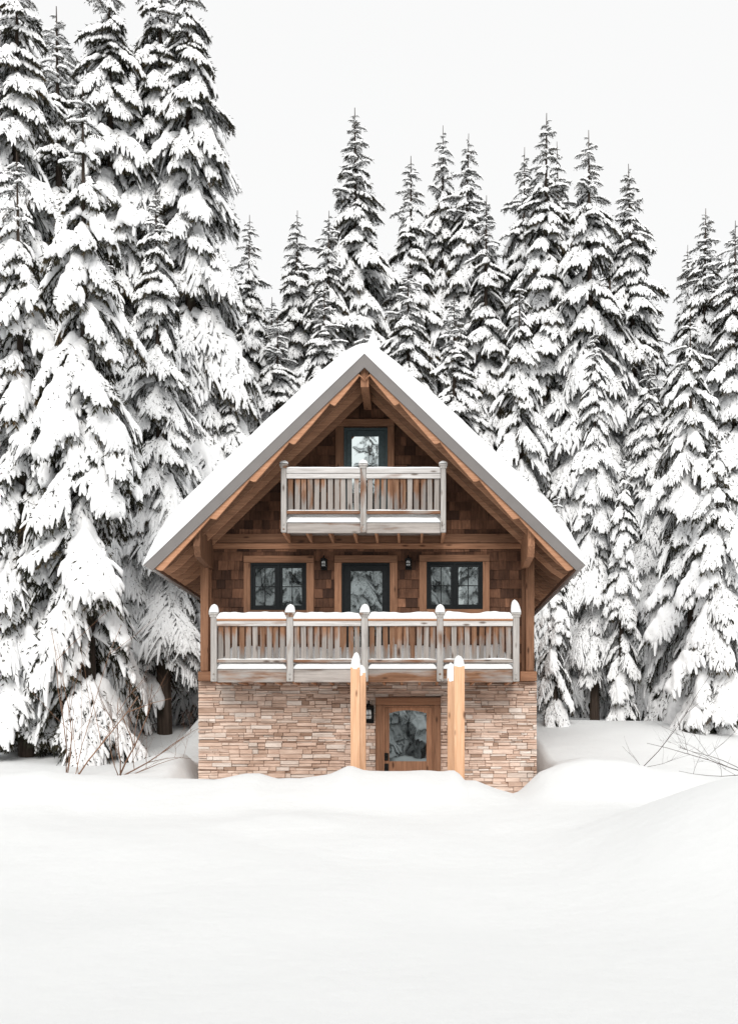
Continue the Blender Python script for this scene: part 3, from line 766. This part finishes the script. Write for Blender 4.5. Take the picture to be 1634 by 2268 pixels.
# ------------------------------------------------------------------ snow-laden spruces
def lens(p0, p1, p2, r, rg, flat=.35):
    """elongated pillows of snow along three-point paths: (n,3) arrays -> verts, quads"""
    n = len(p0); tt = np.array([0, .14, .45, .80, 1.0]); pr = np.array([.3, .85, 1.0, .88, .30])
    up = np.array([0, 0, 1.0]); rings = []
    for t, k in zip(tt, pr):
        c = p0*((1-t)**2) + p1*(2*t*(1-t)) + p2*(t*t)
        d = (p1-p0)*(1-t) + (p2-p1)*t; d = d/(np.linalg.norm(d, axis=1, keepdims=True)+1e-9)
        sd = np.cross(d, up); sd /= np.linalg.norm(sd, axis=1, keepdims=True)+1e-6; nn = np.cross(sd, d)
        rr = (r*k)[:, None]
        for a in range(6):
            ca, sa = math.cos(a*math.pi/3), math.sin(a*math.pi/3)
            h = sa*(.95 if sa > 0 else flat)
            rings.append(c + (sd*ca + nn*(h+.25))*rr*rg.uniform(.85, 1.18, (n, 1)))
    v = np.stack(rings, 1).reshape(-1, 3)
    q = []
    for i in range(4):
        for k in range(6): q.append([i*6+k, i*6+(k+1) % 6, (i+1)*6+(k+1) % 6, (i+1)*6+k])
    q = np.array(q); return v, (q[None] + (np.arange(n)*30)[:, None, None]).reshape(-1, 4)

def make_bough(L, seed, kind):
    """one drooping spruce bough, attached at the origin, reaching along +X: (needle V, tris), (snow V, quads)"""
    rg = np.random.default_rng(seed); light = kind == 'light'; hood = kind == 'hood'; fine = kind == 'fine'
    e0 = R(rg.uniform(-8, 18)) if light else R(rg.uniform(-36, -10) if fine else rg.uniform(-30, -6)); e1 = R(rg.uniform(-60, -24)) if light else R(rg.uniform(-78, -56))
    NU = 40; u = np.linspace(0, 1.15, NU); th = e0 + (e1-e0)*np.clip(u, 0, 1)**0.8
    du = u[1]*L
    ax = np.concatenate([[0], np.cumsum(np.cos(th[:-1])*du)]); az = np.concatenate([[0], np.cumsum(np.sin(th[:-1])*du)])
    bend = rg.uniform(-.25, .25); W = rg.uniform(.26, .36) if light else rg.uniform(.32, .42)
    side_dn = R(rg.uniform(12, 30)) if light else R(rg.uniform(26, 48))
    def half(uu): return W*L*np.minimum(1, (uu/.30))**.7*np.clip(1.04-uu, 0, 1)**.62
    def S(U, Vv):
        uu = U/L; x = np.interp(uu, u, ax); z = np.interp(uu, u, az); t = np.interp(uu, u, th)
        y = Vv*math.cos(side_dn) + bend*L*(uu**2)
        dn = np.abs(Vv)**1.25*math.sin(side_dn)/(max(W*L, .2)**.25)
        return np.stack([x, y, z - dn], -1), t
    def Nn(t, Vv):
        s_ = np.sign(Vv)*math.sin(side_dn)*np.minimum(1, np.abs(Vv)/(.15*L+.02))
        n = np.stack([-np.sin(t), s_, np.cos(t)], -1); n[..., 2] += .35
        return n/np.linalg.norm(n, axis=-1, keepdims=True)
    # twig fingers in (U,V): u0,v0 -> u1,v1
    fg = []; car = []
    kA = rg.uniform(.6, 1.5)
    if light: car.append((.15*L, 0, .9*L, 0, (.03+.035*L)*kA, .02+.03*L))
    elif hood: car.append((.08*L, 0, .98*L, 0, (.07+.105*L)*max(kA, .9), .07+.08*L))
    elif fine: car.append((.08*L, 0, .9*L, 0, (.03+.035*L)*kA, .04+.035*L))
    else: car.append((.08*L, 0, .97*L, 0, (.05+.065*L)*kA, .05+.055*L))
    nf = max(4, int(L/(.115 if fine or light else .135))); fu = np.linspace(.13, .96, nf)
    for f in fu:
        for sgn in (-1, 1):
            ff = f+rg.uniform(-.25, .25)/nf; an = R(rg.uniform(34, 58)); ln = float(half(np.array(min(ff, 1.0))))*rg.uniform(.8, 1.2)/math.sin(an)
            if ln < .05: continue
            U1, V1 = ff*L+ln*math.cos(an)*.9, sgn*ln*math.sin(an)
            fg.append((ff*L, 0, U1, V1))
            if not light and (not fine or rg.random() < .3):
                k = rg.uniform(.7, 1.0) if hood and rg.random() < .8 else rg.uniform(.25, .6)
                Rr = (.045+.05*L*rg.uniform(.6, 1.4)) if hood else (.03+.03*L*rg.uniform(.5, 1.4))
                car.append((ff*L, 0, ff*L+(U1-ff*L)*k, V1*k, Rr, Rr*rg.uniform(.6, .95)))
            if ln > .22:
                for q in ((rg.uniform(.25, .4), rg.uniform(.45, .6), rg.uniform(.68, .82)) if fine else (rg.uniform(.35, .5), rg.uniform(.6, .75))):
                    a2 = an*sgn*rg.choice([-.1, .25, 1.7]); l2 = ln*rg.uniform(.28, .45)
                    us, vs = ff*L+(U1-ff*L)*q, V1*q
                    fg.append((us, vs, us+l2*math.cos(a2), vs+l2*math.sin(a2)))
    fg.append((.8*L, 0, 1.06*L, rg.uniform(-.03, .03)*L))
    fg = np.array(fg); nF = len(fg)
    g = (.075 if hood else .065) if L > 1.6 else (.055 if L > .9 else .045)
    Us = np.arange(.04*L, 1.06*L, g); wm = W*L*1.3+.06; Vs = np.arange(-wm, wm+g, g)
    UU, VV = np.meshgrid(Us, Vs, indexing='ij')
    UU = UU + rg.uniform(-.3, .3, UU.shape)*g; VV = VV + rg.uniform(-.3, .3, UU.shape)*g
    T = np.zeros_like(UU)
    for (a, b, c, d, Rr, tt_) in car:
        vx, vy = c-a, d-b; q = np.clip(((UU-a)*vx+(VV-b)*vy)/(vx*vx+vy*vy+1e-9), 0, 1)
        dist = np.hypot(UU-a-q*vx, VV-b-q*vy)
        RR = Rr*(1-.3*q)
        T = np.maximum(T, tt_*(1-.35*q)*np.sqrt(np.clip(1-(dist/RR)**2, 0, 1)))
    lum = np.array([mnoise.noise(Vector((a*3.6+seed*3.3, b*3.6, seed*.7))) for a, b in zip(UU.ravel(), VV.ravel())]).reshape(UU.shape)
    lum2 = np.array([mnoise.noise(Vector((a*11+seed*1.3, b*11, seed*.9))) for a, b in zip(UU.ravel(), VV.ravel())]).reshape(UU.shape)
    T = T*(1+.75*lum) + np.where(T > 0, .05*lum2*(.5 if light else 1), 0) - (0 if hood else .03*np.clip(-lum*2, 0, 1))
    Tp = np.pad(T, 1); T = (5*T + Tp[:-2, 1:-1]+Tp[2:, 1:-1]+Tp[1:-1, :-2]+Tp[1:-1, 2:])/9
    mk = T > (.010 if light else .018)
    P, t = S(UU, VV); N_ = Nn(t, VV)
    mp = np.pad(mk, 1); inner = mk & mp[:-2, 1:-1] & mp[2:, 1:-1] & mp[1:-1, :-2] & mp[1:-1, 2:]
    top = P + N_*(np.where(inner, T, T*.25)[..., None]); bot = P - N_*.03
    it = -np.ones(UU.shape, int); it[mk] = np.arange(mk.sum()); nb_ = int(mk.sum())
    ib = it.copy(); ib[inner] = nb_ + np.arange(inner.sum())
    sv = np.concatenate([top[mk], bot[inner]])
    c4 = mk[:-1, :-1] & mk[1:, :-1] & mk[1:, 1:] & mk[:-1, 1:]
    def quads(ix): return np.stack([ix[:-1, :-1][c4], ix[1:, :-1][c4], ix[1:, 1:][c4], ix[:-1, 1:][c4]], -1)
    sf = np.concatenate([quads(it), quads(ib)[:, ::-1]])
    # snow ridges lying on the twig fingers
    p0, _ = S(fg[:, 0], fg[:, 1]); pm, _ = S(fg[:, 0]*.5+fg[:, 2]*.5, fg[:, 1]*.5+fg[:, 3]*.5); p2, _ = S(fg[:, 2], fg[:, 3])
    fl = np.linalg.norm(p2-p0, axis=1); sag = rg.uniform(.05, .35, nF)*fl*(.4 if light else 1.0); p2[:, 2] -= sag
    lit = rg.random(nF) < (.94 if light else .95)
    sh_ = rg.uniform(.0, .3, nF)[:, None]; e_ = rg.uniform(.78, 1.05, nF)[:, None]
    q0 = p0+(pm-p0)*sh_; q2 = p0+(p2-p0)*e_; q1 = pm+np.array([0, 0, .02]); lift = .012
    for q in (q0, q1, q2): q[:, 2] += lift
    rad = (.026+.095*np.minimum(fl, .55)*rg.uniform(.45, 1.35, nF)) * (1.2 if light else (.88 if fine else 1.0)) * (1.25 if hood else 1)
    lv, lq = lens(q0[lit], q1[lit], q2[lit], rad[lit], rg)
    if len(lv):
        sf = np.concatenate([sf, lq+len(sv)]) if len(sf) else lq
        sv = np.concatenate([sv, lv])
    # needle sprays: around every finger, plus hanging under the bough
    st_, dirv, ln_, wd = [], [], [], []
    dF = p2-p0; dl = dF/(fl[:, None]+1e-6); sdv = np.cross(dl, np.array([0, 0, 1.0])); sdv /= np.linalg.norm(sdv, axis=1, keepdims=True)+1e-6
    npf = 4 if light or fine else 6
    for k in range(npf):
        t = rg.uniform(.25, 1.0, nF) if k else np.full(nF, .92)
        c = p0*((1-t)**2)[:, None]+pm*(2*t*(1-t))[:, None]+p2*(t*t)[:, None]
        sg = rg.choice([-1, 1], nF)[:, None]*(0.15 if k == 0 else 1)
        d = dl*rg.uniform(.5, 1.1, (nF, 1)) + sdv*sg*rg.uniform(.35, .95, (nF, 1)) + np.array([0, 0, -1.0])*rg.uniform(.0, .45 if light else .85, (nF, 1)) + rg.normal(0, .15, (nF, 3))
        d /= np.linalg.norm(d, axis=1, keepdims=True)
        st_.append(c-np.array([0, 0, .015])); dirv.append(d); ln_.append(np.minimum(rg.uniform(.08, .16 if fine else .20, nF), .05+fl*.6)); wd.append(rg.uniform(.010, .018, nF))
    # finger stems
    st_.append(p0); dirv.append(dl); ln_.append(fl*1.08); wd.append(np.full(nF, .012 if not light else .009))
    n = int(16*L*L*W + 8*L)
    uu = rg.beta(1.3, 1.05, n); vv = rg.uniform(-1, 1, n)
    Pn, tn = S(uu*L, vv*half(uu)); d = np.stack([np.cos(tn)*.5, vv*.5, -np.ones(n)*(.3 if light else .9)], -1) + rg.normal(0, .35, (n, 3))
    up = rg.random(n) < .16; d[up, 2] = np.abs(d[up, 2])
    d /= np.linalg.norm(d, axis=1, keepdims=True)
    st_.append(Pn-np.array([0, 0, .02])); dirv.append(d); ln_.append(rg.uniform(.12, .28, n)*(1 if L > .9 else .7)); wd.append(rg.uniform(.012, .022, n))
    # tips pricking through the snow
    n = int((34*L*L*W + 7*L)*(.5 if light else (.8 if fine else 1)))
    uu = rg.uniform(.15, 1.0, n); vv = rg.uniform(-1, 1, n); Pn, tn = S(uu*L, vv*half(uu)); nn = Nn(tn, vv*half(uu))
    d = np.stack([np.cos(tn), vv*.8, np.sin(tn)], -1) + nn*rg.uniform(.1, .8, (n, 1)) + rg.normal(0, .3, (n, 3)); d /= np.linalg.norm(d, axis=1, keepdims=True)
    st_.append(Pn+nn*rg.uniform(.0, .05 if light else .09, (n, 1))); dirv.append(d); ln_.append(rg.uniform(.07, .16, n)); wd.append(rg.uniform(.010, .018, n))
    seg = np.linspace(0, 1.0, 7); pa, _ = S(seg*L, np.zeros(7)); v = pa[1:]-pa[:-1]; l = np.linalg.norm(v, axis=1)
    st_.append(pa[:-1]-v*.15); dirv.append(v/l[:, None]); ln_.append(l*1.35); wd.append(.009+.013*L*(1-seg[:-1]))
    kq = .62 if light else (.85 if L < .7 else 1.0)
    ln_[:-1] = [np.minimum(q*kq, .07+.16*L) if light else q*kq for q in ln_[:-1]]; wd[:-1] = [q*(.66 if light else (.75 if fine else 1.0)) for q in wd[:-1]]
    st_ = np.concatenate(st_); dirv = np.concatenate(dirv); ln = np.concatenate(ln_); wd = np.concatenate(wd)
    n = len(st_)
    a = np.cross(dirv, rg.normal(0, 1, (n, 3))); a /= np.linalg.norm(a, axis=1, keepdims=True); c = np.cross(dirv, a)
    mid = st_ + dirv*(ln*.4)[:, None]
    v = np.stack([st_] + [mid + (a*math.cos(k*2.0944)+c*math.sin(k*2.0944))*wd[:, None] for k in range(3)] + [st_+dirv*ln[:, None]], 1).reshape(-1, 3)
    b0 = (np.arange(n)*5)[:, None]
    f = np.concatenate([b0+np.array([[0, 2, 1]]), b0+np.array([[0, 3, 2]]), b0+np.array([[0, 1, 3]]), b0+np.array([[1, 2, 4]]), b0+np.array([[2, 3, 4]]), b0+np.array([[3, 1, 4]])])
    return (v, f), (sv, sf)

BL = [.35, .6, .95, 1.4, 2.0, 2.8]
BOUGH = {}
for bi, L in enumerate(BL):
    for k in range(5): BOUGH[(bi, k, 'norm')] = make_bough(L, 100*bi+k+1, 'norm')
    for k in range(6): BOUGH[(bi, k, 'fine')] = make_bough(L, 100*bi+k+31, 'fine')
    for k in range(4): BOUGH[(bi, k, 'hood')] = make_bough(L, 100*bi+k+71, 'hood')
    if L < 1.6:
        for k in range(4): BOUGH[(bi, k, 'light')] = make_bough(L, 100*bi+k+51, 'light')

def tree_meshes(name, H, Rm, hb, seed, slope=.30, light_top=.3, dens=1.0, droop=0.0, hoody=.12, finey=.0):
    rg = np.random.default_rng(seed)
    nv, nf, sv, sf = [], [], [], []; no = so = 0
    lean = rg.uniform(-.012, .012, 2)
    z = hb
    def place(z, az, L, pitch, kind):
        nonlocal no, so
        bi = int(np.argmin([abs(math.log(L/b)) for b in BL]))
        if kind == 'light' and BL[bi] > 1.6: kind = 'norm'
        (v, f), (s, q) = BOUGH[(bi, int(rg.integers({'norm': 5, 'fine': 6}.get(kind, 4))), kind)]
        k = L/BL[bi]; cp, sp = math.cos(pitch), math.sin(pitch); ca, sa = math.cos(az), math.sin(az)
        fl = -1 if rg.random() < .5 else 1
        Mx = np.array([[ca*cp, -sa*fl, -ca*sp], [sa*cp, ca*fl, -sa*sp], [sp, 0, cp]])*k
        off = np.array([lean[0]*z, lean[1]*z, z])
        vv = v@Mx.T + off; nv.append(vv); nf.append((f if fl > 0 else f[:, ::-1])+no); no += len(vv)
        if len(s):
            ss = s@Mx.T + off; sv.append(ss); sf.append((q if fl > 0 else q[:, ::-1])+so); so += len(ss)
    a0 = rg.uniform(0, 6.28)
    while z < H-.45:
        t = (z-hb)/(H-hb); Lz = 1.22*Rm*(1-math.exp(-(H-z)*slope/Rm))*(0.75+.25*min(1, t/.12)) + .10
        n = 5 + (1 if rg.random() < .4 else 0) if H-z > 2 else 4
        a0 += rg.uniform(.5, 1.0)
        for i in range(n):
            if rg.random() < .07: continue
            az = a0 + i*2*math.pi/n + rg.uniform(-.28, .28); L = Lz*rg.uniform(.62, 1.2)
            pitch = R(-6 + 16*t**1.3 + rg.uniform(-10, 10) - droop*.5)
            kind = 'light' if rg.random() < np.clip((t-(1-light_top))/light_top*1.5, 0, 1) else ('hood' if rg.random() < hoody else ('fine' if rg.random() < finey else 'norm'))
            place(z+rg.uniform(-.15, .15), az, L, pitch, kind)
            if finey and rg.random() < .6: place(z+rg.uniform(-.3, .3), rg.uniform(0, 6.28), L*rg.uniform(.35, .7), pitch-R(8), kind)
        z += (.21+.20*Lz)/dens*rg.uniform(.8, 1.2)
    for k in range(3): place(H-.62+.17*k, rg.uniform(0, 6.28), .24-.05*k, R(25), 'light'); place(H-.62+.17*k, rg.uniform(0, 6.28), .24-.05*k, R(25), 'light')
    tr = MB(); r0 = .0145*H
    tr.tube([(lean[0]*zz, lean[1]*zz, zz) for zz in np.linspace(-1.2, H, 14)], [r0*(1-zz/H*.985)+.006 for zz in np.clip(np.linspace(-1.2, H, 14), 0, H)], 9)
    # dead stubs on the bare lower trunk
    for k in range(int(hb*5)):
        zz = rg.uniform(.6, hb+1.0); az = rg.uniform(0, 6.28); l = rg.uniform(.3, 1.1)
        tr.tube([(0, 0, zz), (math.cos(az)*l*.5, math.sin(az)*l*.5, zz-.05), (math.cos(az)*l, math.sin(az)*l, zz-rg.uniform(.1, .4))], [.02, .014, .006], 4)
    mt = bpy.data.meshes.new(name+'_trunk'); mt.from_pydata(tr.v, [], tr.f); mt.update(); mt.materials.append(M['bark'])
    at = mt.attributes.new('rnd', 'FLOAT', 'FACE')
    mn = np_mesh(name+'_branches', np.concatenate(nv), np.concatenate(nf), None, False); mn.materials.append(M['needle'])
    ms = np_mesh(name+'_snow', np.concatenate(sv), None, np.concatenate(sf), True); ms.materials.append(M['tree_snow'])
    print('TREE', name, len(mn.polygons), len(ms.polygons))
    return mt, mn, ms, H, Rm

VAR = {
 'slim1': tree_meshes('slim', 20, 3.0, 1.4, 1, .27, .17, 1.12, 2, .025, .95),
 'slim2': tree_meshes('slim', 20, 2.8, 1.2, 2, .24, .15, 1.12, 2, .025, .95),
 'slim3': tree_meshes('slim', 20, 3.3, 1.6, 3, .33, .18, 1.12, 2, .03, .95),
 'broad1': tree_meshes('broad', 22, 3.6, 2.8, 4, .34, .13, 1.05, 4, .08, .65),
 'broad2': tree_meshes('broad', 22, 3.4, 4.6, 5, .32, .14, 1.05, 4, .08, .65),
 'broad3': tree_meshes('broad', 18, 3.2, 1.8, 6, .36, .13, 1.0, 6, .12, .6),
 'hood1': tree_meshes('hood', 11, 3.2, 1.3, 9, .50, .12, .78, 8, .6),
 'hood2': tree_meshes('hood', 15, 3.4, 1.9, 10, .40, .18, .8, 7, .4),
 'column': tree_meshes('column', 15, 1.75, 1.3, 12, .34, .16, .8, 12, .55),
 'young1': tree_meshes('young', 9, 2.4, .5, 7, .45, .15, 1.0, 6, .2),
 'young2': tree_meshes('young', 12, 2.6, .6, 8, .40, .2, 1.0, 5, .2),
}
def spruce(var, px, py, d, label, wscale=1.0, rz=None, group='snow-laden spruces around the cabin', x=None, h=None, name='spruce_tree', base=None):
    mt, mn, ms, H, Rm = VAR[var]
    xx = X(px, d) if x is None else x
    zb = (gz(xx, d) if base is None else base) - .15
    hh = (Z(py, d) - zb) if h is None else h
    k = hh/H
    t = empty(name, (xx, d, zb), label, 'tree', group, rz if rz is not None else random.uniform(0, 6.28))
    t.scale = (k*wscale, k*wscale, k)
    t.rotation_euler[0] = R(random.uniform(-.8, .8)); t.rotation_euler[1] = R(random.uniform(-.8, .8))
    for nm, me in (('trunk', mt), ('branches', mn), ('snow_load', ms)):
        o = bpy.data.objects.new(nm, me); C.objects.link(o); o.parent = t
    return t

# left stand, tops running out of the picture
spruce('broad2', 30, -120, 27, 'tall spruce cut by the left edge of the photo, its top leaving the picture corner', 1.0)
spruce('slim3', 150, 0, 33, 'thin-topped spruce second from the left edge, its bare tip just touching the upper edge', 1.15)
spruce('broad1', 258, -100, 30, 'tall spruce in the middle of the left stand, top cut off by the picture', .95)
spruce('broad2', 352, -120, 31, 'tall dark spruce second from the right in the left stand, crown cut off', .95)
spruce('broad1', 432, -115, 30, 'tall spruce at the right end of the left stand, ragged against the open sky', .92)
spruce('column', 195, 185, 22.6, 'white-laden slender spruce standing in front of the tall left stand, top well inside the picture', 1.0)
spruce('broad2', 366, 420, 26.5, 'snowy spruce between the left stand and the roof, dark trunk left of the cabin', .95)
spruce('column', 62, 330, 23.2, 'near slender spruce at the left edge with huge rounded hoods of snow low down', 1.0)
spruce('broad3', 255, 560, 26.5, 'snowy spruce half behind the slender white one, left of the cabin', .8)
spruce('slim1', 470, 640, 33, 'snowy spruce filling the gap between the left stand and the lone thin tip', 1.2)
# behind the cabin
spruce('slim2', 545, 480, 41, 'small thin-tipped spruce standing alone in the sky gap right of the left stand', 1.0)
spruce('slim1', 648, 460, 40, 'narrow spruce with a cross-shaped tip, left of the tallest tree behind the roof', 1.0)
spruce('slim3', 712, 476, 38, 'shaggy spruce close against the left side of the tallest tree behind the roof', 1.0)
spruce('slim1', 798, 236, 39, 'tallest lone spruce straight above the roof ridge, with a long needle-like tip', 1.05)
spruce('slim2', 910, 350, 40, 'slender spruce just right of the tallest tree above the ridge', 1.05)
spruce('slim3', 975, 288, 41, 'left one of the twin-topped spruces right of the ridge, tips nearly touching', .8)
spruce('slim1', 1008, 300, 40.4, 'right one of the twin-topped spruces right of the ridge, tips nearly touching', .9)
spruce('slim2', 1068, 440, 39, 'low thin-tipped spruce between the twin-topped pair and the right-hand group', 1.05)
spruce('slim3', 1150, 312, 40, 'thin sparse spruce at the left end of the tall right-hand group', .85)
spruce('slim2', 1200, 262, 38, 'tallest spruce of the right-hand group, with a dense narrow spire', 1.1)
spruce('slim1', 1258, 310, 41, 'half hidden spruce tip between the two tallest spires of the right-hand group', .8)
spruce('slim3', 1312, 272, 37, 'second tallest spruce of the right-hand group, with a branch sticking out to the right', 1.0)
spruce('slim2', 1388, 376, 40, 'left one of two lower tips at the right end of the right-hand group', .8)
spruce('slim1', 1420, 355, 38, 'outermost spruce of the right-hand group, its right side against open sky', 1.0)
spruce('slim1', 1547, 462, 33, 'thin-spired spruce standing out alone near the right edge of the photo', 1.1)
spruce('slim2', 1522, 548, 35, 'small spruce tip tucked against the left side of the lone spire near the right edge', .8)
spruce('slim3', 1618, 500, 31, 'spruce cut by the right edge of the photo, only its left boughs showing', 1.1)
# nearer row around the roof
spruce('slim3', 612, 690, 34, 'white spruce rising from behind the left slope of the roof, below the cross-tipped tree', 1.25)
spruce('slim1', 720, 620, 33.5, 'snow-packed spruce just left of the roof ridge, lower than the trees behind it', 1.2)
spruce('young2', 818, 712, 32, 'small spruce with a white cap peeking over the very top of the roof', .9)
spruce('slim3', 905, 590, 33, 'snow-packed spruce just right of the roof ridge, below the slender tree', 1.2)
spruce('slim2', 1010, 660, 32, 'white spruce rising over the upper right slope of the roof, below the twin tops', 1.35)
spruce('broad3', 1155, 612, 30, 'broad white spruce standing right behind the right slope of the roof', .85)
spruce('broad2', 1316, 725, 28.5, 'spruce with a snow-capped tip and bare trunk beyond the right eave', .85)
spruce('hood2', 1532, 690, 27, 'broad snowy spruce in the right foreground, under the lone thin spire', .95)
spruce('hood1', 1590, 960, 24.6, 'low near spruce by the right edge with thick hanging white boughs', .95)
spruce('column', 1228, 1090, 26.0, 'low white spruce hard against the right side wall of the cabin', .85)
spruce('column', 1372, 1010, 27.6, 'slender spruce with drooping boughs left of the near tree at the right edge', .85)
spruce('broad1', 1430, 800, 33, 'dark gapped spruce between the snow-capped tip and the broad right foreground spruce', .95)
spruce('young1', 420, 1330, 30.0, 'small snowy spruce half hidden behind the left wall of the cabin', 1.0)
spruce('broad3', 520, 800, 29.5, 'white spruce behind the lower left slope of the roof', .85)
# deeper wood filling the gaps
rgx = random.Random(5)
deep = [(-70, 100, 36), (70, 260, 40), (220, 330, 42), (310, 260, 40), (420, 350, 41), (505, 640, 46), (590, 660, 48), (680, 640, 47), (770, 560, 48), (860, 600, 47), (950, 560, 49), (1040, 600, 46), (1110, 560, 48), (1185, 520, 47), (1290, 500, 48), (1360, 540, 46), (1465, 700, 46), (1560, 720, 42), (1650, 640, 40), (1720, 560, 33), (-60, 420, 29)]
for i, (px, py, d) in enumerate(deep):
    spruce(rgx.choice(['slim1', 'slim2', 'slim3']), px, py, d, 'snow-dusted spruce deep in the wood, mostly covered by the trees before it', 1.35, group='spruces deep in the wood')
# wood across the clearing, which the window panes mirror
rgm = random.Random(3)
for x, y, h in ((-2.75, -20, 20.6), (-4.1, -20.6, 19.2), (-1.6, -21, 19.0)):
    spruce('slim3', 0, 0, y, 'spruce across the clearing, mirrored in the cabin windows', 1.0, x=x, h=h, group='spruces mirrored in the windows')
for i in range(26):
    x = -21 + 1.75*i + rgm.uniform(-.7, .7) if i < 24 else (-2 + 3*(i-24)); y = -18 + (-5 if i % 2 else 0) + rgm.uniform(-1.5, 1.5); h = rgm.uniform(14, 20)
    spruce(['broad2', 'broad3', 'broad1', 'slim3'][i % 4], 0, 0, y, 'spruce across the clearing, mirrored in the cabin windows', 1.0, x=x, h=h, group='spruces mirrored in the windows')

# ------------------------------------------------------------------ bare shrubs
def branchy(mb, p, d, l, r, depth, rg, tips, spread=.55, grav=.0):
    pts = [Vector(p)]; dd = Vector(d).normalized(); n = 5
    for i in range(n):
        dd = (dd + Vector((rg.uniform(-.16, .16), rg.uniform(-.12, .12), rg.uniform(-.12, .12)-grav))).normalized()
        pts.append(pts[-1] + dd*l/n)
    mb.tube(pts, [.62*r*(1-.6*i/n) for i in range(n+1)], 5)
    tips.append((pts[-2], dd, r))
    if depth <= 0: return
    for k in range(rg.choice([2, 3, 3])):
        i = rg.randint(1, n-1); a = Vector((rg.uniform(-1, 1), rg.uniform(-.7, .7), rg.uniform(-.25, 1)))
        branchy(mb, pts[i], (dd*(1-spread)+a*spread), l*rg.uniform(.4, .7), r*.5, depth-1, rg, tips, spread, grav)

def shrub(label, px, d, stems, seed, matn='twig', snowy=True, base_py=None, group='bare shrubs in the snow'):
    rg = random.Random(seed); x = X(px, d); zb = gz(x, d)-.06 if base_py is None else Z(base_py, d)
    t = empty('bare_shrub', (x, d, zb), label, 'shrub', group)
    mb = MB(); tips = []
    for (dx, dz, l, r, dep) in stems:
        branchy(mb, (x+rg.uniform(-.05, .05), d+rg.uniform(-.05, .05), zb), (dx, rg.uniform(-.15, .15), dz), l, r, dep, rg, tips)
    mb.build('stems', M[matn], t)
    if snowy:
        flat = [q for q in tips if abs(q[1].z) < .75]
        for (p, dd, r) in flat[:0]:
            r *= .62
            s = MB(); u = Vector((0, 0, r+.004))
            s.tube([p-dd*.16+u*.6, p-dd*.10+u, p-dd*.02+u*1.15, p+dd*.05+u, p+dd*.10+u*.6], [.002, r+.003, r+.007, r+.003, .002], 6)
            s.build('snow_clump', M['cap_snow'], t)
shrub('bare shrub with two tall thin upright stems nearest the left edge', 150, 19.6, [(-.02, 1, 2.9, .020, 1), (.06, 1, 2.2, .018, 1), (.25, 1, 1.2, .012, 1)], 3)
shrub('bare shrub with long slanting reddish stems left of the snow mound', 172, 19.4, [(.62, 1, 2.1, .026, 1), (.2, 1, 3.1, .014, 1), (-.3, 1, 1.2, .012, 1)], 8)
shrub('bushy red-brown bare shrub right beside the left wall of the cabin', 268, 19.2, [(.5, 1, 1.6, .030, 4), (1.1, .75, 1.4, .024, 4), (.15, 1, 1.5, .022, 3), (-.5, .8, 1.1, .016, 3), (.9, .35, 1.2, .016, 3)], 21)
shrub('dark bare branches arching in over the snow from the right edge', 1660, 16.2, [(-1, .18, 1.7, .012, 3), (-1, .05, 1.2, .010, 2), (-.9, .5, 1.3, .010, 2)], 5, 'twig_dark', False, 1715)
shrub('dark bare sapling leaning left before the trees on the right', 1425, 19.5, [(.75, 1, 2.2, .012, 2), (-.5, .5, .6, .007, 1), (.9, .25, .9, .007, 2)], 13, 'twig_dark', False, 1700)
